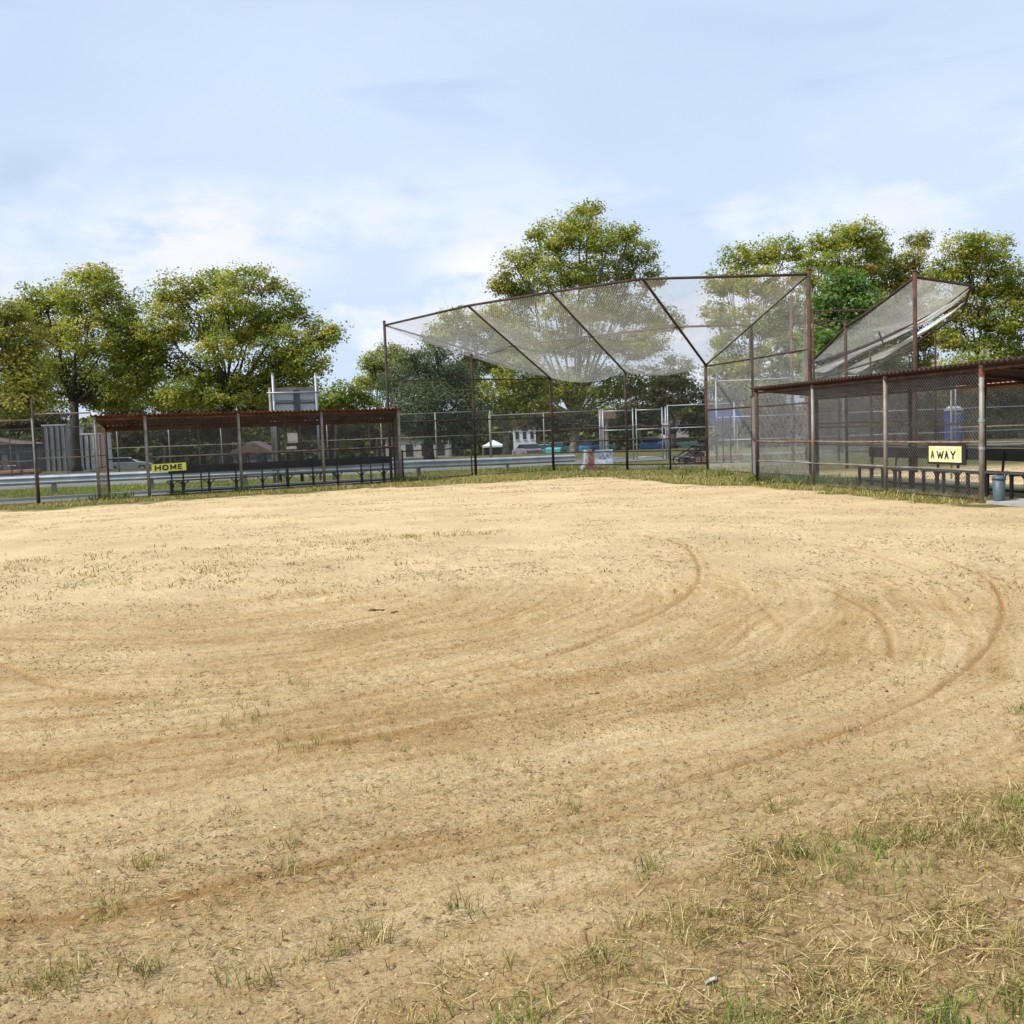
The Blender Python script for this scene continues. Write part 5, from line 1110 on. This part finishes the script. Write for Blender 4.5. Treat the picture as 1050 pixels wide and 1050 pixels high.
NT += tree('plane_tree', 'plane tree with loose crown just right of the sky gap beside the tallest tree', 86, 765, 420, [(765, 265, 28, 16), (800, 258, 24, 16), (745, 290, 22, 18), (785, 290, 34, 22), (735, 325, 16, 18), (770, 330, 30, 22), (805, 320, 26, 26), (760, 370, 30, 24), (800, 365, 30, 26), (775, 402, 40, 18), (740, 350, 12, 12), (755, 395, 30, 18), (795, 335, 26, 20), (810, 390, 26, 22), (740, 385, 20, 22), (775, 425, 40, 16), (820, 350, 22, 26)], 'plane', leaf=.25, seed=11, dens=.7, bark='bark_pale')
NT += tree('plane_tree', 'plane tree with high rounded top left of the bright green bush', 90, 860, 420, [(860, 245, 24, 16), (885, 242, 24, 16), (840, 265, 26, 20), (875, 270, 34, 24), (900, 258, 14, 12), (910, 285, 24, 20), (850, 300, 30, 22), (895, 320, 34, 26), (850, 345, 34, 24), (895, 365, 34, 24), (865, 395, 40, 18), (825, 290, 16, 14), (900, 395, 34, 20), (920, 340, 26, 26), (840, 380, 30, 24)], 'plane', leaf=.25, seed=12, dens=.75)
NT += tree('ailanthus_tree', 'fresh bright green bushy tree between the two backstops', 50, 862, 420, [(865, 290, 20, 14), (850, 310, 20, 16), (885, 312, 20, 18), (860, 335, 24, 16), (845, 355, 20, 20), (880, 350, 22, 20), (870, 380, 26, 20), (845, 395, 22, 18)], 'fresh', leaf=.24, seed=13, tw=.15, depth=.4)
NT += tree('plane_tree', 'slim yellowish plane tree behind the near corner of the second backstop hood', 92, 940, 420, [(942, 248, 16, 10), (935, 268, 22, 14), (915, 290, 20, 16), (945, 292, 24, 18), (930, 320, 30, 20), (955, 345, 28, 20), (930, 370, 32, 20), (960, 395, 30, 20)], 'yellow', leaf=.25, seed=14, dens=.75)
NT += tree('plane_tree', 'big olive plane tree at the right frame edge', 74, 1010, 420, [(990, 252, 24, 14), (1015, 258, 26, 18), (975, 275, 22, 18), (1005, 290, 34, 22), (1040, 290, 26, 24), (980, 315, 26, 20), (1030, 325, 34, 24), (995, 345, 34, 22), (1045, 355, 34, 24), (1000, 380, 40, 22), (1050, 395, 36, 22), (1065, 310, 24, 30), (970, 400, 26, 18)], 'plane', leaf=.22, seed=15)
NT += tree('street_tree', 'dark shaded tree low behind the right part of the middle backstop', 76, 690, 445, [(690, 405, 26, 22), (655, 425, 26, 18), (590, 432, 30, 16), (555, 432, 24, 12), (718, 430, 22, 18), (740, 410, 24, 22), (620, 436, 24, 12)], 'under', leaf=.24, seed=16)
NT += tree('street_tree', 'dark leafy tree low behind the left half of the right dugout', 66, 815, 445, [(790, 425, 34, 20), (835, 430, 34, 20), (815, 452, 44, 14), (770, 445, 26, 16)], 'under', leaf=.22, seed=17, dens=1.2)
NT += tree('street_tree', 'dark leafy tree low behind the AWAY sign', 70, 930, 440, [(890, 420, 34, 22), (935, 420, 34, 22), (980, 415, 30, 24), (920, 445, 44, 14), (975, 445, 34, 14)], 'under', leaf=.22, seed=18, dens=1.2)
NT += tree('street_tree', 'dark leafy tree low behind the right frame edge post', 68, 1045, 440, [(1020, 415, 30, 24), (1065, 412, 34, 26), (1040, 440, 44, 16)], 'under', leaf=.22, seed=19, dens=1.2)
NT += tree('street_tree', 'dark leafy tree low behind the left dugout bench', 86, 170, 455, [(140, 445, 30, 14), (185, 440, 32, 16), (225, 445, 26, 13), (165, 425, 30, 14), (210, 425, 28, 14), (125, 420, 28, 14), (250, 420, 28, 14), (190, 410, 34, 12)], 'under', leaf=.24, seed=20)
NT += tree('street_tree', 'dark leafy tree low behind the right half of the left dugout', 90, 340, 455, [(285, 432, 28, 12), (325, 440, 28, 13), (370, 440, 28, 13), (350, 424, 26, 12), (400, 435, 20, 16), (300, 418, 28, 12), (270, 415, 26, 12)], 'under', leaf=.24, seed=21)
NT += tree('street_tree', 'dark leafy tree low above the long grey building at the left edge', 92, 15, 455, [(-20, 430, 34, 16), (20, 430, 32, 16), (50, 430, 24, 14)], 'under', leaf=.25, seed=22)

# far off wood closing the view: one mass of foliage
def wood():
    R = np.random.default_rng(5); n = 90000
    a = R.uniform(-.75, .75, n); r_ = R.uniform(165, 190, n); X = r_ * np.sin(a); Y = r_ * np.cos(a)
    top = 4.5 + 5.5 * fbm(a * 22, np.zeros(n), 3, 4); z = -2.5 + top * R.uniform(0, 1, n) ** .8
    nrm = np.stack([R.normal(0, .6, n), R.normal(-.5, .5, n), R.uniform(.2, 1, n)], -1); nrm /= np.linalg.norm(nrm, axis=1, keepdims=True)
    pos = np.stack([X, Y, z], -1); t1 = np.cross(nrm, R.normal(0, 1, (n, 3))); t1 /= np.linalg.norm(t1, axis=1, keepdims=True); t2 = np.cross(nrm, t1); s = R.uniform(.3, .65, n)[:, None]
    V = np.stack([pos - t1 * s, pos - t2 * s * .8, pos + t1 * s, pos + t2 * s * .8], 1).reshape(-1, 3)
    p = np.array(PAL['under'] + PAL['green']); col = p[R.integers(0, len(p), n)]
    o = link('far_woods', arr_mesh('far_woods', V, np.arange(4 * n).reshape(-1, 4), np.repeat(col, 4, 0)), M['leaf']); tag(o, kind='stuff')
wood()
print('leaves', NT)
